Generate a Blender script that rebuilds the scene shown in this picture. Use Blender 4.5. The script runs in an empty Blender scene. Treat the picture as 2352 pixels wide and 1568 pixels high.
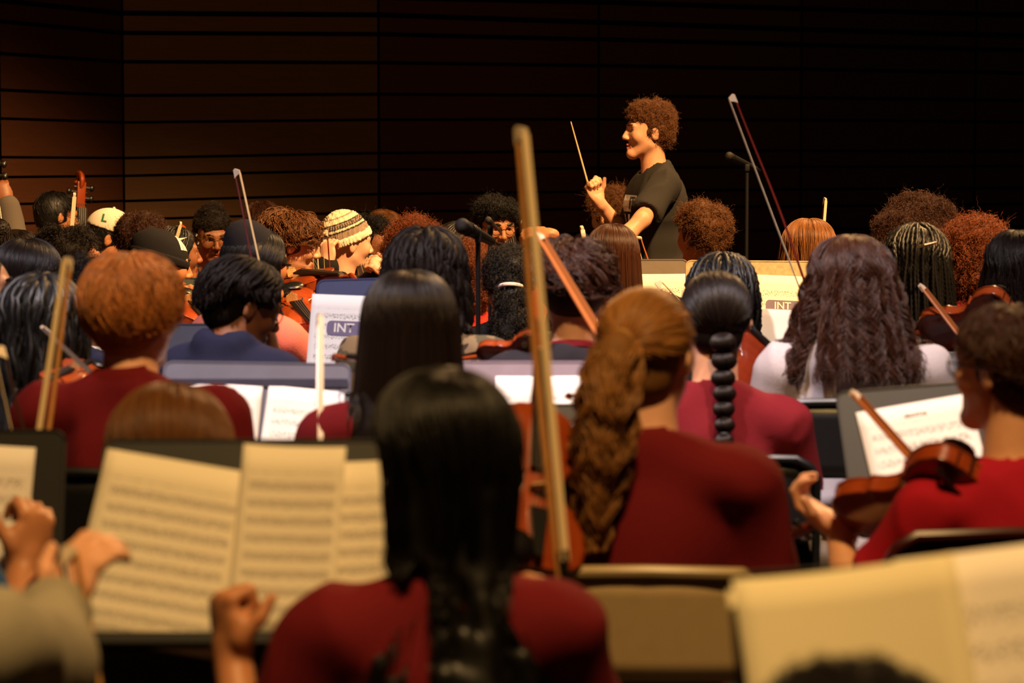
import bpy, bmesh, math, random, openvdb
import numpy as np
from mathutils import Vector, Matrix, Euler
from mathutils.bvhtree import BVHTree
from math import sin, cos, pi, radians as rad

# ------------------------------------------------------------------ camera, world, lights
SC = bpy.context.scene
F, CX, CY, HORIZ, CAMZ = 6400.0, 1176.0, 784.0, 305.0, 1.60
PITCH = math.atan((CY - HORIZ) / F)
cam_d = bpy.data.cameras.new('camera'); cam = bpy.data.objects.new('camera', cam_d)
SC.collection.objects.link(cam); SC.camera = cam
cam_d.sensor_width = 36.0; cam_d.lens = F / 2352 * 36.0
cam.location = (0, 0, CAMZ); cam.rotation_euler = (pi / 2 - PITCH, 0, 0)
cam_d.clip_start = .1; cam_d.clip_end = 100
cam_d.dof.use_dof = True; cam_d.dof.focus_distance = 11.0; cam_d.dof.aperture_fstop = 4.6
w = bpy.data.worlds.new('hall_dark'); SC.world = w; w.use_nodes = True
w.node_tree.nodes['Background'].inputs[0].default_value = (.012, .007, .004, 1)
w.node_tree.nodes['Background'].inputs[1].default_value = .6
vs = SC.view_settings
vs.view_transform = 'Standard'; vs.look = 'None'; vs.gamma = 1; vs.use_curve_mapping = False; vs.exposure = 0.0

def spot(name, loc, aim, power, col, cone, blend=.6, size=.25):
    l = bpy.data.lights.new(name, 'SPOT'); o = bpy.data.objects.new(name, l); SC.collection.objects.link(o)
    l.energy = power; l.color = col; l.spot_size = rad(cone); l.spot_blend = blend; l.shadow_soft_size = size
    o.location = loc; o.rotation_euler = (Vector(aim) - Vector(loc)).to_track_quat('-Z', 'Y').to_euler()
    return o
AMBER, LAV, WARM = (1, .56, .22), (1, .86, .89), (1, .60, .22)
spot('stage_light_key', (3.6, 6.3, 8.2), (.05, 11.3, 1.2), 10500, AMBER, 34, .45)
spot('stage_light_rim', (3.6, 15.0, 7.4), (0, 9.6, 1.1), 2900, AMBER, 56, .6)
spot('stage_light_white', (-1.7, 4.6, 7.4), (-.6, 7.5, 1.0), 2900, LAV, 31, .5)
spot('stage_light_white_two', (1.9, 4.2, 7.4), (1.3, 6.9, 1.0), 2500, (1, .82, .78), 30, .6)
spot('stage_light_front', (.6, 1.7, 7.2), (.2, 4.5, .8), 1950, WARM, 46, .6)
spot('stage_light_wall', (-4.0, 7.5, 6.5), (-1.6, 15.6, 2.9), 360, (1, .55, .20), 70, 1)

def at(px, py, d):
    x = (px - CX) / F * d; v = (CY - py) / F * d
    return Vector((x, d * cos(PITCH) + v * sin(PITCH), CAMZ - d * sin(PITCH) + v * cos(PITCH)))
def at3(t): return at(*t) if isinstance(t, tuple) and len(t) == 3 else t

# ------------------------------------------------------------------ materials
MATS = {}
def srgb(c):
    return tuple((x / 255 / 12.92) if x / 255 <= .04045 else ((x / 255 + .055) / 1.055) ** 2.4 for x in c)
def mat(name, col, rough=.6, metal=0, var=.12, scale=40, bump=0., spec=.5, coat=0, sss=0, aniso=0, stretch=None, sheen=0):
    if name in MATS: return MATS[name]
    m = bpy.data.materials.new(name); m.use_nodes = True; nt = m.node_tree; b = nt.nodes['Principled BSDF']
    c = srgb(col)
    tc = nt.nodes.new('ShaderNodeTexCoord'); n = nt.nodes.new('ShaderNodeTexNoise')
    n.inputs['Scale'].default_value = scale; n.inputs['Detail'].default_value = 3
    if stretch:
        mp = nt.nodes.new('ShaderNodeMapping'); mp.inputs['Scale'].default_value = stretch
        nt.links.new(tc.outputs['Object'], mp.inputs[0]); nt.links.new(mp.outputs[0], n.inputs['Vector'])
    else: nt.links.new(tc.outputs['Object'], n.inputs['Vector'])
    r = nt.nodes.new('ShaderNodeMix'); r.data_type = 'RGBA'
    r.inputs[6].default_value = tuple(x * (1 - var) for x in c) + (1,)
    r.inputs[7].default_value = tuple(min(1, x * (1 + var)) for x in c) + (1,)
    nt.links.new(n.outputs['Fac'], r.inputs[0]); nt.links.new(r.outputs[2], b.inputs['Base Color'])
    b.inputs['Roughness'].default_value = rough; b.inputs['Metallic'].default_value = metal
    b.inputs['Specular IOR Level'].default_value = spec
    if coat: b.inputs['Coat Weight'].default_value = coat; b.inputs['Coat Roughness'].default_value = .12
    if sss:
        b.inputs['Subsurface Weight'].default_value = sss; b.inputs['Subsurface Radius'].default_value = (.012, .005, .003)
        b.inputs['Subsurface Scale'].default_value = 1
    if sheen: b.inputs['Sheen Weight'].default_value = sheen
    if aniso: b.inputs['Anisotropic'].default_value = aniso
    if bump:
        bp = nt.nodes.new('ShaderNodeBump'); bp.inputs['Strength'].default_value = bump; bp.inputs['Distance'].default_value = .004
        nt.links.new(n.outputs['Fac'], bp.inputs['Height']); nt.links.new(bp.outputs[0], b.inputs['Normal'])
    MATS[name] = m
    return m
def hair_mat(name, col, rough=.38):
    key = 'hairstrand_' + name
    if key in MATS: return MATS[key]
    m = bpy.data.materials.new(key); m.use_nodes = True; nt = m.node_tree
    b = nt.nodes['Principled BSDF']; c = srgb(col)
    hi = nt.nodes.new('ShaderNodeHairInfo'); r = nt.nodes.new('ShaderNodeMix'); r.data_type = 'RGBA'
    r.inputs[6].default_value = tuple(x * .55 for x in c) + (1,); r.inputs[7].default_value = tuple(min(1, x * 1.5) for x in c) + (1,)
    nt.links.new(hi.outputs['Random'], r.inputs[0]); nt.links.new(r.outputs[2], b.inputs['Base Color'])
    b.inputs['Roughness'].default_value = rough; b.inputs['Specular IOR Level'].default_value = .30
    MATS[key] = m
    return m
SKINS = {'pale': (232, 176, 146), 'fair': (222, 164, 128), 'tan': (190, 128, 88), 'brown': (140, 88, 58), 'dark': (96, 58, 38), 'deep': (58, 34, 22)}
def skin(k): return mat('skin_' + k, SKINS[k], .48, var=.07, scale=60, sss=.12, spec=.4)
def cloth(k, col, rough=.9): return mat('cloth_' + k, col, rough, var=.14, scale=260, bump=.25, spec=.2, sheen=.0)
HAIRC = {'black': (13, 10, 9), 'blackbrown': (26, 17, 13), 'darkbrown': (60, 33, 21), 'brown': (100, 62, 32), 'auburn': (112, 56, 26), 'ginger': (180, 114, 60),
         'blonde': (150, 102, 54), 'lightbrown': (126, 80, 40)}
def hcap(k): return mat('hair_' + k, tuple(x * .8 for x in HAIRC[k]), .6, var=.3, scale=90, stretch=(1, 1, .12), bump=.3, spec=.13)
def hstr(k): return hair_mat(k, HAIRC[k])

# ------------------------------------------------------------------ objects
COL = SC.collection
def link(o, parent=None, **props):
    COL.objects.link(o)
    if parent: o.parent = parent
    for k, v in props.items():
        if v is not None: o[k] = v
    return o
def empty(name, label, cat, loc=(0, 0, 0), rz=0, group=None, kind=None):
    o = bpy.data.objects.new(name, None); o.empty_display_size = .1
    link(o, label=label, category=cat, group=group, kind=kind); o.location = loc; o.rotation_euler = (0, 0, rz)
    return o
def arr_mesh(name, pts, faces, mats=(), smooth=True, mi=None):
    """faces: list of int arrays (n,k)"""
    me = bpy.data.meshes.new(name); faces = [np.asarray(f, np.int32) for f in faces if len(f)]
    pts = np.asarray(pts, np.float32)
    me.vertices.add(len(pts)); me.vertices.foreach_set('co', pts.ravel())
    nl = sum(f.size for f in faces); npoly = sum(len(f) for f in faces)
    me.loops.add(nl); me.polygons.add(npoly)
    me.loops.foreach_set('vertex_index', np.concatenate([f.ravel() for f in faces]))
    sizes = np.concatenate([np.full(len(f), f.shape[1], np.int32) for f in faces])
    st = np.zeros(npoly, np.int32); st[1:] = np.cumsum(sizes)[:-1]
    me.polygons.foreach_set('loop_start', st)
    if mi is not None: me.polygons.foreach_set('material_index', np.asarray(mi, np.int32))
    me.update(calc_edges=True)
    if smooth: me.shade_smooth()
    else: me.shade_flat()
    for m in mats: me.materials.append(m)
    return me
def obj(name, me, parent=None, m=None, **props):
    o = bpy.data.objects.new(name, me)
    if m is not None and not me.materials: me.materials.append(m)
    return link(o, parent, **props)

class MB:
    """collects simple shapes into one mesh"""
    def __init__(s): s.bm = bmesh.new()
    def box(s, c, size, rot=None, bevel=0):
        M = Matrix.Translation(c) @ (rot.to_4x4() if rot else Matrix()) @ Matrix.Diagonal((*size, 1))
        g = bmesh.ops.create_cube(s.bm, size=1, matrix=M)
        if bevel:
            es = list({e for v in g['verts'] for e in v.link_edges})
            bmesh.ops.bevel(s.bm, geom=es, offset=bevel, segments=2, affect='EDGES', profile=.7)
        return s
    def tube(s, path, r, n=8, cap=True, flat=None):
        path = [Vector(p) for p in path]; rs = r if hasattr(r, '__len__') else [r] * len(path)
        rings = []; up = None
        for i, p in enumerate(path):
            t = (path[min(i + 1, len(path) - 1)] - path[max(i - 1, 0)]).normalized()
            if up is None: up = t.orthogonal().normalized() if flat is None else Vector(flat)
            a = (up - t * up.dot(t))
            a = a.normalized() if a.length > 1e-6 else t.orthogonal().normalized()
            b = t.cross(a); up = a
            rr = rs[i] if hasattr(rs[i], '__len__') else (rs[i], rs[i])
            rings.append([s.bm.verts.new(p + a * cos(2 * pi * k / n) * rr[0] + b * sin(2 * pi * k / n) * rr[1]) for k in range(n)])
        for A, B in zip(rings, rings[1:]):
            for k in range(n): s.bm.faces.new((A[k], A[(k + 1) % n], B[(k + 1) % n], B[k]))
        if cap and n > 2:
            s.bm.faces.new(rings[0][::-1]); s.bm.faces.new(rings[-1])
        return s
    def ball(s, c, r, sub=2, rot=None):
        r = r if hasattr(r, '__len__') else (r, r, r)
        bmesh.ops.create_uvsphere(s.bm, u_segments=6 * sub, v_segments=4 * sub, radius=1,
                                  matrix=Matrix.Translation(c) @ (rot.to_4x4() if rot else Matrix()) @ Matrix.Diagonal((*r, 1)))
        return s
    def prism(s, poly, z0, z1, M=None):
        M = M or Matrix()
        a = [s.bm.verts.new(M @ Vector((x, y, z0))) for x, y in poly]; b = [s.bm.verts.new(M @ Vector((x, y, z1))) for x, y in poly]
        n = len(poly)
        s.bm.faces.new(a[::-1]); s.bm.faces.new(b)
        for k in range(n): s.bm.faces.new((a[k], a[(k + 1) % n], b[(k + 1) % n], b[k]))
        return s
    def mesh(s, name, m=None, smooth=False, angle=40):
        bmesh.ops.recalc_face_normals(s.bm, faces=s.bm.faces)
        me = bpy.data.meshes.new(name); s.bm.to_mesh(me); s.bm.free()
        if smooth:
            me.shade_smooth()
            try: me.set_sharp_from_angle(angle=rad(angle))
            except Exception: pass
        if m: me.materials.append(m)
        return me
    def build(s, name, m, parent=None, smooth=True, **props): return obj(name, s.mesh(name, m, smooth), parent, **props)

# ------------------------------------------------------------------ signed distance fields
class Field:
    def __init__(s, lo, hi, h, bg=.06):
        s.h = h; s.lo = np.array(lo, np.float32); s.dim = np.maximum(4, np.ceil((np.array(hi) - lo) / h).astype(int) + 1)
        s.a = np.full(s.dim, bg, np.float32); s.bg = bg
    def _sl(s, lo, hi):
        i0 = np.clip(np.floor((lo - s.lo) / s.h).astype(int), 0, s.dim); i1 = np.clip(np.ceil((hi - s.lo) / s.h).astype(int) + 1, 0, s.dim)
        if np.any(i1 <= i0): return None
        ax = [(np.arange(i0[k], i1[k], dtype=np.float32) * s.h + s.lo[k]) for k in range(3)]
        return tuple(slice(i0[k], i1[k]) for k in range(3)), ax[0][:, None, None], ax[1][None, :, None], ax[2][None, None, :]
    def _op(s, sl, d, k, sub):
        a = s.a[sl]
        if sub:
            b = -d
            if k > 0:
                hh = np.maximum(k - np.abs(a - b), 0) / k; s.a[sl] = np.maximum(a, b) + hh * hh * k * .25
            else: s.a[sl] = np.maximum(a, b)
        else:
            if k > 0:
                hh = np.maximum(k - np.abs(a - d), 0) / k; s.a[sl] = np.minimum(a, d) - hh * hh * k * .25
            else: s.a[sl] = np.minimum(a, d)
    def cone(s, a, b, ra, rb=None, k=.02, sub=False):
        rb = ra if rb is None else rb; a = np.array(a, np.float32); b = np.array(b, np.float32); m = k + 3 * s.h + .004
        q = s._sl(np.minimum(a - ra, b - rb) - m, np.maximum(a + ra, b + rb) + m)
        if q is None: return s
        sl, X, Y, Z = q; ba = b - a; L = float(ba @ ba) + 1e-9
        px, py, pz = X - a[0], Y - a[1], Z - a[2]
        t = np.clip((px * ba[0] + py * ba[1] + pz * ba[2]) / L, 0, 1)
        d = np.sqrt((px - t * ba[0]) ** 2 + (py - t * ba[1]) ** 2 + (pz - t * ba[2]) ** 2) - (ra + (rb - ra) * t)
        s._op(sl, d, k, sub); return s
    def ell(s, c, r, R=None, k=.02, sub=False):
        c = np.array(c, np.float32); r = np.array(r if hasattr(r, '__len__') else (r, r, r), np.float32); m = float(r.max()) + k + 3 * s.h + .004
        q = s._sl(c - m, c + m)
        if q is None: return s
        sl, X, Y, Z = q; px, py, pz = X - c[0], Y - c[1], Z - c[2]
        if R is not None:
            R = np.array(R, np.float32)  # columns = axes
            px, py, pz = (px * R[0, i] + py * R[1, i] + pz * R[2, i] for i in range(3))
        k0 = np.sqrt((px / r[0]) ** 2 + (py / r[1]) ** 2 + (pz / r[2]) ** 2); k1 = np.sqrt((px / r[0] ** 2) ** 2 + (py / r[1] ** 2) ** 2 + (pz / r[2] ** 2) ** 2) + 1e-6
        s._op(sl, k0 * (k0 - 1) / k1, k, sub); return s
    def half(s, p, n, k=.004):
        """cut away the side the normal points to"""
        p = np.array(p); n = np.array(n) / np.linalg.norm(n)
        q = s._sl(s.lo - 1, s.lo + s.dim * s.h + 1); sl, X, Y, Z = q
        d = -((X - p[0]) * n[0] + (Y - p[1]) * n[1] + (Z - p[2]) * n[2])
        s._op(sl, d.astype(np.float32), k, True); return s
    def sample(s, P):
        i = np.clip(np.rint((P - s.lo) / s.h).astype(int), 1, s.dim - 2); x, y, z = i[..., 0], i[..., 1], i[..., 2]; a = s.a
        g = np.stack([a[x + 1, y, z] - a[x - 1, y, z], a[x, y + 1, z] - a[x, y - 1, z], a[x, y, z + 1] - a[x, y, z - 1]], -1)
        g /= np.linalg.norm(g, axis=-1, keepdims=True) + 1e-6
        return a[x, y, z], g
    def polys(s, adapt=.02):
        g = openvdb.FloatGrid(s.bg); g.copyFromArray(s.a)
        p, t, q = g.convertToPolygons(isovalue=0, adaptivity=adapt)
        return p * s.h + s.lo, t, q
    def mesh(s, name, mats=(), adapt=.02, disp=None, mi=None):
        p, t, q = s.polys(adapt)
        me = arr_mesh(name, p, [t, q], mats)
        if disp is not None and len(p):
            n = np.empty(len(p) * 3, np.float32); me.vertices.foreach_get('normal', n); n = n.reshape(-1, 3)
            me.vertices.foreach_set('co', (p + n * disp(p)[:, None]).astype(np.float32).ravel()); me.update()
        if mi is not None:
            c = np.empty(len(me.polygons) * 3, np.float32); me.polygons.foreach_get('center', c)
            me.polygons.foreach_set('material_index', mi(c.reshape(-1, 3)).astype(np.int32))
        return me

def curves(name, P, r, m, parent, taper=.5, **props):
    N, k, _ = P.shape
    hc = bpy.data.hair_curves.new(name); hc.add_curves([k] * N)
    hc.points.foreach_set('position', P.astype(np.float32).ravel())
    at_ = hc.attributes.get('radius') or hc.attributes.new('radius', 'FLOAT', 'POINT')
    rr = np.broadcast_to(np.linspace(1, taper, k)[None, :], (N, k)) * (r if np.isscalar(r) else np.asarray(r)[:, None])
    at_.data.foreach_set('value', np.ascontiguousarray(rr, np.float32).ravel())
    hc.materials.append(m)
    return link(bpy.data.objects.new(name, hc), parent, **props)
def tubes(P, r, sides=5, bump=0., nb=10, rng=None):
    """mesh of many tubes, P (N,k,3), r (N,) or scalar -> pts, quads"""
    N, k, _ = P.shape
    T = np.gradient(P, axis=1); T /= np.linalg.norm(T, axis=-1, keepdims=True) + 1e-9
    ref = np.where(np.abs(T[..., 2:3]) > .9, np.array([1., 0, 0]), np.array([0, 0, 1.]))
    A = np.cross(T, ref); A /= np.linalg.norm(A, axis=-1, keepdims=True) + 1e-9; B = np.cross(T, A)
    rr = (np.full(N, r) if np.isscalar(r) else np.asarray(r))[:, None] * np.ones((N, k))
    rr = rr * (1 + bump * np.where(np.arange(k) % 2, 1, -1)[None, :]); rr[:, -1] *= .35
    an = np.arange(sides) * 2 * pi / sides
    V = P[:, :, None, :] + rr[:, :, None, None] * (np.cos(an)[None, None, :, None] * A[:, :, None, :] + np.sin(an)[None, None, :, None] * B[:, :, None, :])
    idx = np.arange(N * k * sides).reshape(N, k, sides)
    a = idx[:, :-1]; b = idx[:, 1:]
    q = np.stack([a, np.roll(a, -1, 2), np.roll(b, -1, 2), b], -1).reshape(-1, 4)
    return V.reshape(-1, 3), q
def resample(P, k):
    P = np.asarray(P, float); s = np.linspace(0, len(P) - 1, k); i = np.clip(s.astype(int), 0, len(P) - 2); f = (s - i)[:, None]
    return P[i] * (1 - f) + P[i + 1] * f

def camo_mat():
    m = cloth('camo', (112, 96, 74)); nt = m.node_tree; b = nt.nodes['Principled BSDF']; tc = nt.nodes.new('ShaderNodeTexCoord'); n = nt.nodes.new('ShaderNodeTexNoise'); n.inputs['Scale'].default_value = 11; n.inputs['Detail'].default_value = 2
    r = nt.nodes.new('ShaderNodeValToRGB'); r.color_ramp.interpolation = 'CONSTANT'; e = r.color_ramp.elements; e[0].color = (*srgb((58, 46, 36)), 1); e[1].position = .44; e[1].color = (*srgb((128, 106, 78)), 1); q = e.new(.56); q.color = (*srgb((84, 76, 58)), 1)
    nt.links.new(tc.outputs['Object'], n.inputs[0]); nt.links.new(n.outputs[0], r.inputs[0]); nt.links.new(r.outputs[0], b.inputs['Base Color'])
# ------------------------------------------------------------------ people
V3 = lambda *a: np.array(a, float)
def Rz(a): return np.array(Matrix.Rotation(a, 3, 'Z'))
def Rx(a): return np.array(Matrix.Rotation(a, 3, 'X'))
def Ry(a): return np.array(Matrix.Rotation(a, 3, 'Y'))
def unit(v): v = np.asarray(v, float); return v / (np.linalg.norm(v) + 1e-9)
def run(F_, prims, grow=0.):
    for p in prims:
        if p[0] == 'c': F_.cone(p[1], p[2], p[3] + grow, p[4] + grow, p[5], p[6] if len(p) > 6 else False)
        else: F_.ell(p[1], np.array(p[2]) + grow, p[3], p[4], p[5] if len(p) > 5 else False)
def bounds(prims, m=.03):
    lo, hi = [], []
    for p in prims:
        if (len(p) > 6 and p[0] == 'c' and p[6]) or (p[0] == 'e' and len(p) > 5 and p[5]): continue
        if p[0] == 'c': lo.append(np.minimum(p[1] - p[3], p[2] - p[4])); hi.append(np.maximum(p[1] + p[3], p[2] + p[4]))
        else: r = max(p[2]); lo.append(p[1] - r); hi.append(p[1] + r)
    return np.min(lo, 0) - m, np.max(hi, 0) + m
def head_prims(hc, R, s, nb, jaw=1., neck=.053):
    T = lambda x, y, z: hc + R @ (V3(x, y, z) * s)
    e = lambda c, r, k, sub=False, Rr=None: ('e', T(*c), np.array(r) * s, R if Rr is None else R @ Rr, k * s, sub)
    c = lambda a, b, ra, rb, k, sub=False: ('c', T(*a), T(*b), ra * s, rb * s, k * s, sub)
    P = [e((0, -.012, .028), (.076, .096, .084), .02), e((0, .022, -.004), (.064, .070, .088), .03),
         c((0, .024, -.05), (0, .064, -.092), .05 * jaw, .021, .03)]
    for q in (-1, 1):
        P += [c((q * .047 * jaw, .004, -.052), (q * .012, .07, -.096), .018, .016, .025),
              e((q * .041, .060, -.018), (.022, .022, .024), .025),
              c((q * .044, .076, .031), (q * .012, .086, .029), .010, .010, .012)]
    P += [e((q * .031, .104, .011), (.017, .022, .012), .012, True) for q in (-1, 1)]
    P += [c((0, .088, .022), (0, .109, -.018), .0085, .0105, .010), e((0, .108, -.022), (.0115, .0115, .010), .006),
          e((-.012, .099, -.026), (.008, .010, .008), .006), e((.012, .099, -.026), (.008, .010, .008), .006),
          c((-.019, .082, -.058), (0, .093, -.055), .0055, .0065, .006), c((.019, .082, -.058), (0, .093, -.055), .0055, .0065, .006),
          c((-.016, .082, -.066), (0, .091, -.068), .0055, .0075, .006), c((.016, .082, -.066), (0, .091, -.068), .0055, .0075, .006),
          e((0, .082, -.094), (.018, .014, .014), .02), e((0, .094, -.0615), (.02, .008, .0022), .003, True)]
    for q in (-1, 1):
        P += [c((q * .046, .078, .017), (q * .019, .087, .019), .0045, .0045, .006),
              c((q * .044, .077, .000), (q * .019, .085, .001), .0045, .0045, .008),
              e((q * .080, -.010, -.004), (.009, .019, .031), .006, False, Rz(q * .35) @ Rx(-.15)),
              e((q * .090, -.004, -.002), (.007, .009, .017), .004, True)]
    P += [('c', T(0, -.018, -.05), nb + V3(0, .005, -.02), neck * s, (neck + .006) * s, .025 * s)]
    return P
def hand_prims(w, f, n, side, curl=.35, s=1., spread=1., thumb=.4, curls=None):
    f = unit(f); n = unit(n - f * np.dot(n, f)); t = np.cross(f, n) * side
    R = np.stack([t, f, n], 1); P = [('e', w + f * .048 * s, V3(.041, .055, .017) * s, R, .012), ('c', w - f * .02, w + f * .02, .024 * s, .025 * s, .015),
                                     ('e', w + (f * .035 + t * .028 + n * .008) * s, V3(.018, .032, .016) * s, R, .012)]
    curls = curls or [curl] * 4
    for i, (o, L, r) in enumerate(((.030, .072, .0098), (.010, .080, .0100), (-.011, .074, .0096), (-.030, .058, .0086))):
        p = w + (f * .086 + t * o) * s; d = f + t * o * 2.2 * spread; d = unit(d); c_ = curls[i]
        A_ = 0.
        for frac, ang, r0, r1 in ((.46, 75, 1, .95), (.30, 95, .95, .85), (.24, 60, .85, .72)):
            A_ += rad(ang) * c_; dd = d * cos(A_) + n * sin(A_); q = p + dd * L * frac * s
            P.append(('c', p, q, r * r0 * s, r * r1 * s, .006)); p = q
    p = w + (f * .028 + t * .034) * s; d = unit(t * (.85 - .5 * thumb) + f * .62 + n * (.15 + .7 * thumb))
    q = p + d * .042 * s; P.append(('c', p, q, .0125 * s, .011 * s, .008)); d2 = unit(d + f * .35 + n * .15 - t * .25)
    P.append(('c', q, q + d2 * .034 * s, .011 * s, .009 * s, .005))
    return P
def ik(s, t, l1, l2, pole):
    d = t - s; L = np.linalg.norm(d)
    if L > (l1 + l2) * .985: t = s + d / L * (l1 + l2) * .985; d = t - s; L = np.linalg.norm(d)
    L = max(L, abs(l1 - l2) + .02)
    u = d / np.linalg.norm(d); a = (l1 * l1 - l2 * l2 + L * L) / (2 * L); h = math.sqrt(max(l1 * l1 - a * a, 0))
    p = np.asarray(pole, float); p = unit(p - u * np.dot(p, u))
    return s + u * a + p * h, t

TROUS = {}
def legs_mesh(key, far=False):
    if key in TROUS: return TROUS[key]
    if key == 'seated':
        P = [('e', V3(0, -.01, .55), V3(.175, .13, .12), None, .03)]
        S = []
        for q in (-1, 1):
            P += [('c', V3(q * .09, 0, .535), V3(q * .12, .40, .515), .085, .066, .04), ('c', V3(q * .12, .40, .51), V3(q * .12, .40, .12), .066, .052, .03)]
        S += [('c', V3(0, .385, .05), V3(.015, .55, .04), .046, .036, .02)]
    else:
        P = [('e', V3(0, -.01, .95), V3(.17, .125, .13), None, .03)]; S = []
        for q in (-1, 1):
            P += [('c', V3(q * .09, 0, .90), V3(q * .11, .02, .48), .088, .066, .04), ('c', V3(q * .11, .02, .48), V3(q * .12, -.01, .12), .066, .055, .03)]
        S += [('c', V3(0, -.03, .05), V3(.015, .14, .04), .046, .036, .02)]
    out = []
    for nm, pr in (('trousers', P), ('shoe', S)):
        lo, hi = bounds(pr); f = Field(lo, hi, .016); run(f, pr)
        if nm == 'shoe': f.half(V3(0, 0, .006), V3(0, 0, -1))
        me = f.mesh(nm, [], .05); me.materials.append(None); out.append(me)
    TROUS[key] = out
    return out

def folds(seed, amp=.004, sc=1.):
    r = np.random.RandomState(seed); K = r.normal(size=(7, 3)) * np.array([16, 16, 9]) * sc; ph = r.uniform(0, 6.3, 7); W = r.normal(size=(3, 3)) * 6
    def f(p):
        q = p + .03 * np.sin(p @ W); v = 0
        for k, a in zip(K, ph): v = v + np.sin(q @ k + a)
        v = v / 3.2
        return amp * (1 - 2 * np.abs(np.tanh(v)))
    return f

class Ctx: pass
PID = [0]
def person(label, hp, d, yaw=0, ty=None, nod=0, roll=0, lean=8, sk='brown', shirt=('maroon', (116, 26, 38)), sleeve='short', hair=None, L=None, R=None,
           hs=1., h=.009, sw=.175, extra=None, stand=False, sl_len=.60, trous=(22, 21, 24), brows='black', jaw=1., hood=None, collar=None, nk=.163, fit=1., neckpos=None, face=False, torso_h=.012):
    PID[0] += 1; seed = PID[0]
    ty = yaw if ty is None else ty; Hw = np.array(at(hp[0], hp[1], d)); tr = rad(ty); Rt = Rz(tr)
    pz = .95 if stand else .54
    zs = Hw[2] - nk * hs; ys = math.tan(rad(lean)) * (zs - pz)
    fwd = .035 + .05 * max(0, sin(rad(nod)))
    H = V3(0, ys + fwd, Hw[2]); org = Hw - Rt @ V3(0, H[1], 0); org[2] = 0
    root = empty('person', label, 'person', org, tr)
    w2l = lambda p: Rt.T @ (np.array(p) - org)
    Rh = Rz(rad(yaw - ty)) @ Rx(rad(-nod)) @ Ry(rad(roll)); S = V3(0, ys, zs)
    c = Ctx(); c.root, c.H, c.Rh, c.hs, c.S, c.seed, c.w2l, c.Rt, c.org, c.d = root, H, Rh, hs, S, seed, w2l, Rt, org, d
    c.rng = np.random.RandomState(seed); c.sk = sk
    up = unit(S - V3(0, 0, pz)); back = lambda t: V3(0, 0, pz) * (1 - t) + S * t
    hp_ = head_prims(H, Rh, hs, S, jaw)
    g = fit
    torso = [('e', back(.66), V3(.142 * g, .098 * g, .17), Rx(-rad(lean)), .03), ('e', back(.30), V3(.132 * g, .098 * g, .17), Rx(-rad(lean)), .04),
             ('e', V3(0, -.005, pz + .01), V3(.155 * g, .12 * g, .11), None, .05),
             ('c', S + V3(-sw + .03, -.012, -.062), S + V3(sw - .03, -.012, -.062), .05, .05, .03)]
    torso += [('c', S + V3(0, -.012, -.01), S + V3(q * .115, -.014, -.052), .05, .043, .03) for q in (-1, 1)]
    arms_s, arms_k, hands, cuts = [], [], [], []
    c.wr = {}
    for q, spec in ((-1, L), (1, R)):
        sh = S + V3(q * sw, -.008, -.07); spec = dict(spec or {})
        t = w2l(np.array(at3(spec['w']))) if 'w' in spec else V3(q * .11, ys * .5 + .30, .66 if not stand else .92)
        pole = (Rt.T @ np.array(spec['pole'])) if 'pole' in spec else V3(q * .6, -.6, -.8)
        el, t = ik(sh, t, .275 * hs, .245 * hs, pole)
        f = (Rt.T @ np.array(spec['f'])) if 'f' in spec else unit(t - el); n = (Rt.T @ np.array(spec['n'])) if 'n' in spec else V3(-q * .3, 0, -1)
        n = n + 1e-3 * V3(.3, .2, .5)
        arms_k += [('c', sh, el, .045, .037, .03), ('c', el, el * .6 + t * .4, .038, .036, .02), ('c', el * .6 + t * .4, t, .036, .0255, .02)]
        hands += hand_prims(t, f, n, q, spec.get('curl', .3), hs, thumb=spec.get('thumb', .4), curls=spec.get('curls'))
        c.wr[q] = (t, el, sh)
        sl = spec.get('sleeve', sleeve)
        if sl == 'long': arms_s += [('c', sh, el, .062, .056, .03), ('c', el, t * .93 + el * .07, .056, .043, .025)]
        else: arms_s += [('c', sh, sh * (1 - sl_len) + el * sl_len, .060, .061, .03)]
    # body
    prims = [(p[0], p[1], np.maximum(np.array(p[2]) - .016, .02), p[3], p[4]) if p[0] == 'e' else (p[0], p[1], p[2], p[3] - .012, p[4] - .012, p[5]) for p in torso] + hp_ + arms_k + hands
    lo, hi = bounds(prims); f = Field(lo, hi, h); run(f, prims)
    ms = [skin(sk), mat('lips_' + sk, tuple(np.array(SKINS[sk]) * (.86, .62, .62)), .4, sss=.1)]
    def lip(cn):
        p = ((cn - H) @ Rh) / hs
        return ((np.abs(p[:, 0]) < .021) & (p[:, 1] > .083) & (p[:, 2] > -.073 + 30 * p[:, 0] ** 2 * .3) & (p[:, 2] < -.0505 - 8 * p[:, 0] ** 2)).astype(int)
    body = obj('body', f.mesh('body', ms, .011 if h < .007 else .02, mi=lip if h < .0075 else None), root)
    # face details
    T = lambda x, y, z: Vector(H + Rh @ (V3(x, y, z) * hs))
    if face or h < .0075:
        for q in (-1, 1):
            eb = MB(); eb.ball(T(q * .031, .0755, .010), .0125 * hs, 3)
            me = eb.mesh('eye', mat('eye_white', (226, 214, 204), .25, var=.03), True); me.materials.append(mat('iris', (38, 24, 16), .2, var=.2))
            for p in me.polygons:
                l = ((np.array(p.center) - H) @ Rh) / hs
                if l[1] > .0755 + .0100: p.material_index = 1
            obj('eye', me, root)
            b = MB(); b.tube([T(q * .014, .0955, .0335), T(q * .030, .0945, .038), T(q * .046, .082, .034), T(q * .053, .072, .029)], [.0035 * hs, .0042 * hs, .0035 * hs, .0015 * hs], 6)
            b.build('eyebrow', mat('hair_' + brows, tuple(x * .8 for x in HAIRC[brows]), .5, var=.3, scale=90), root)
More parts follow.
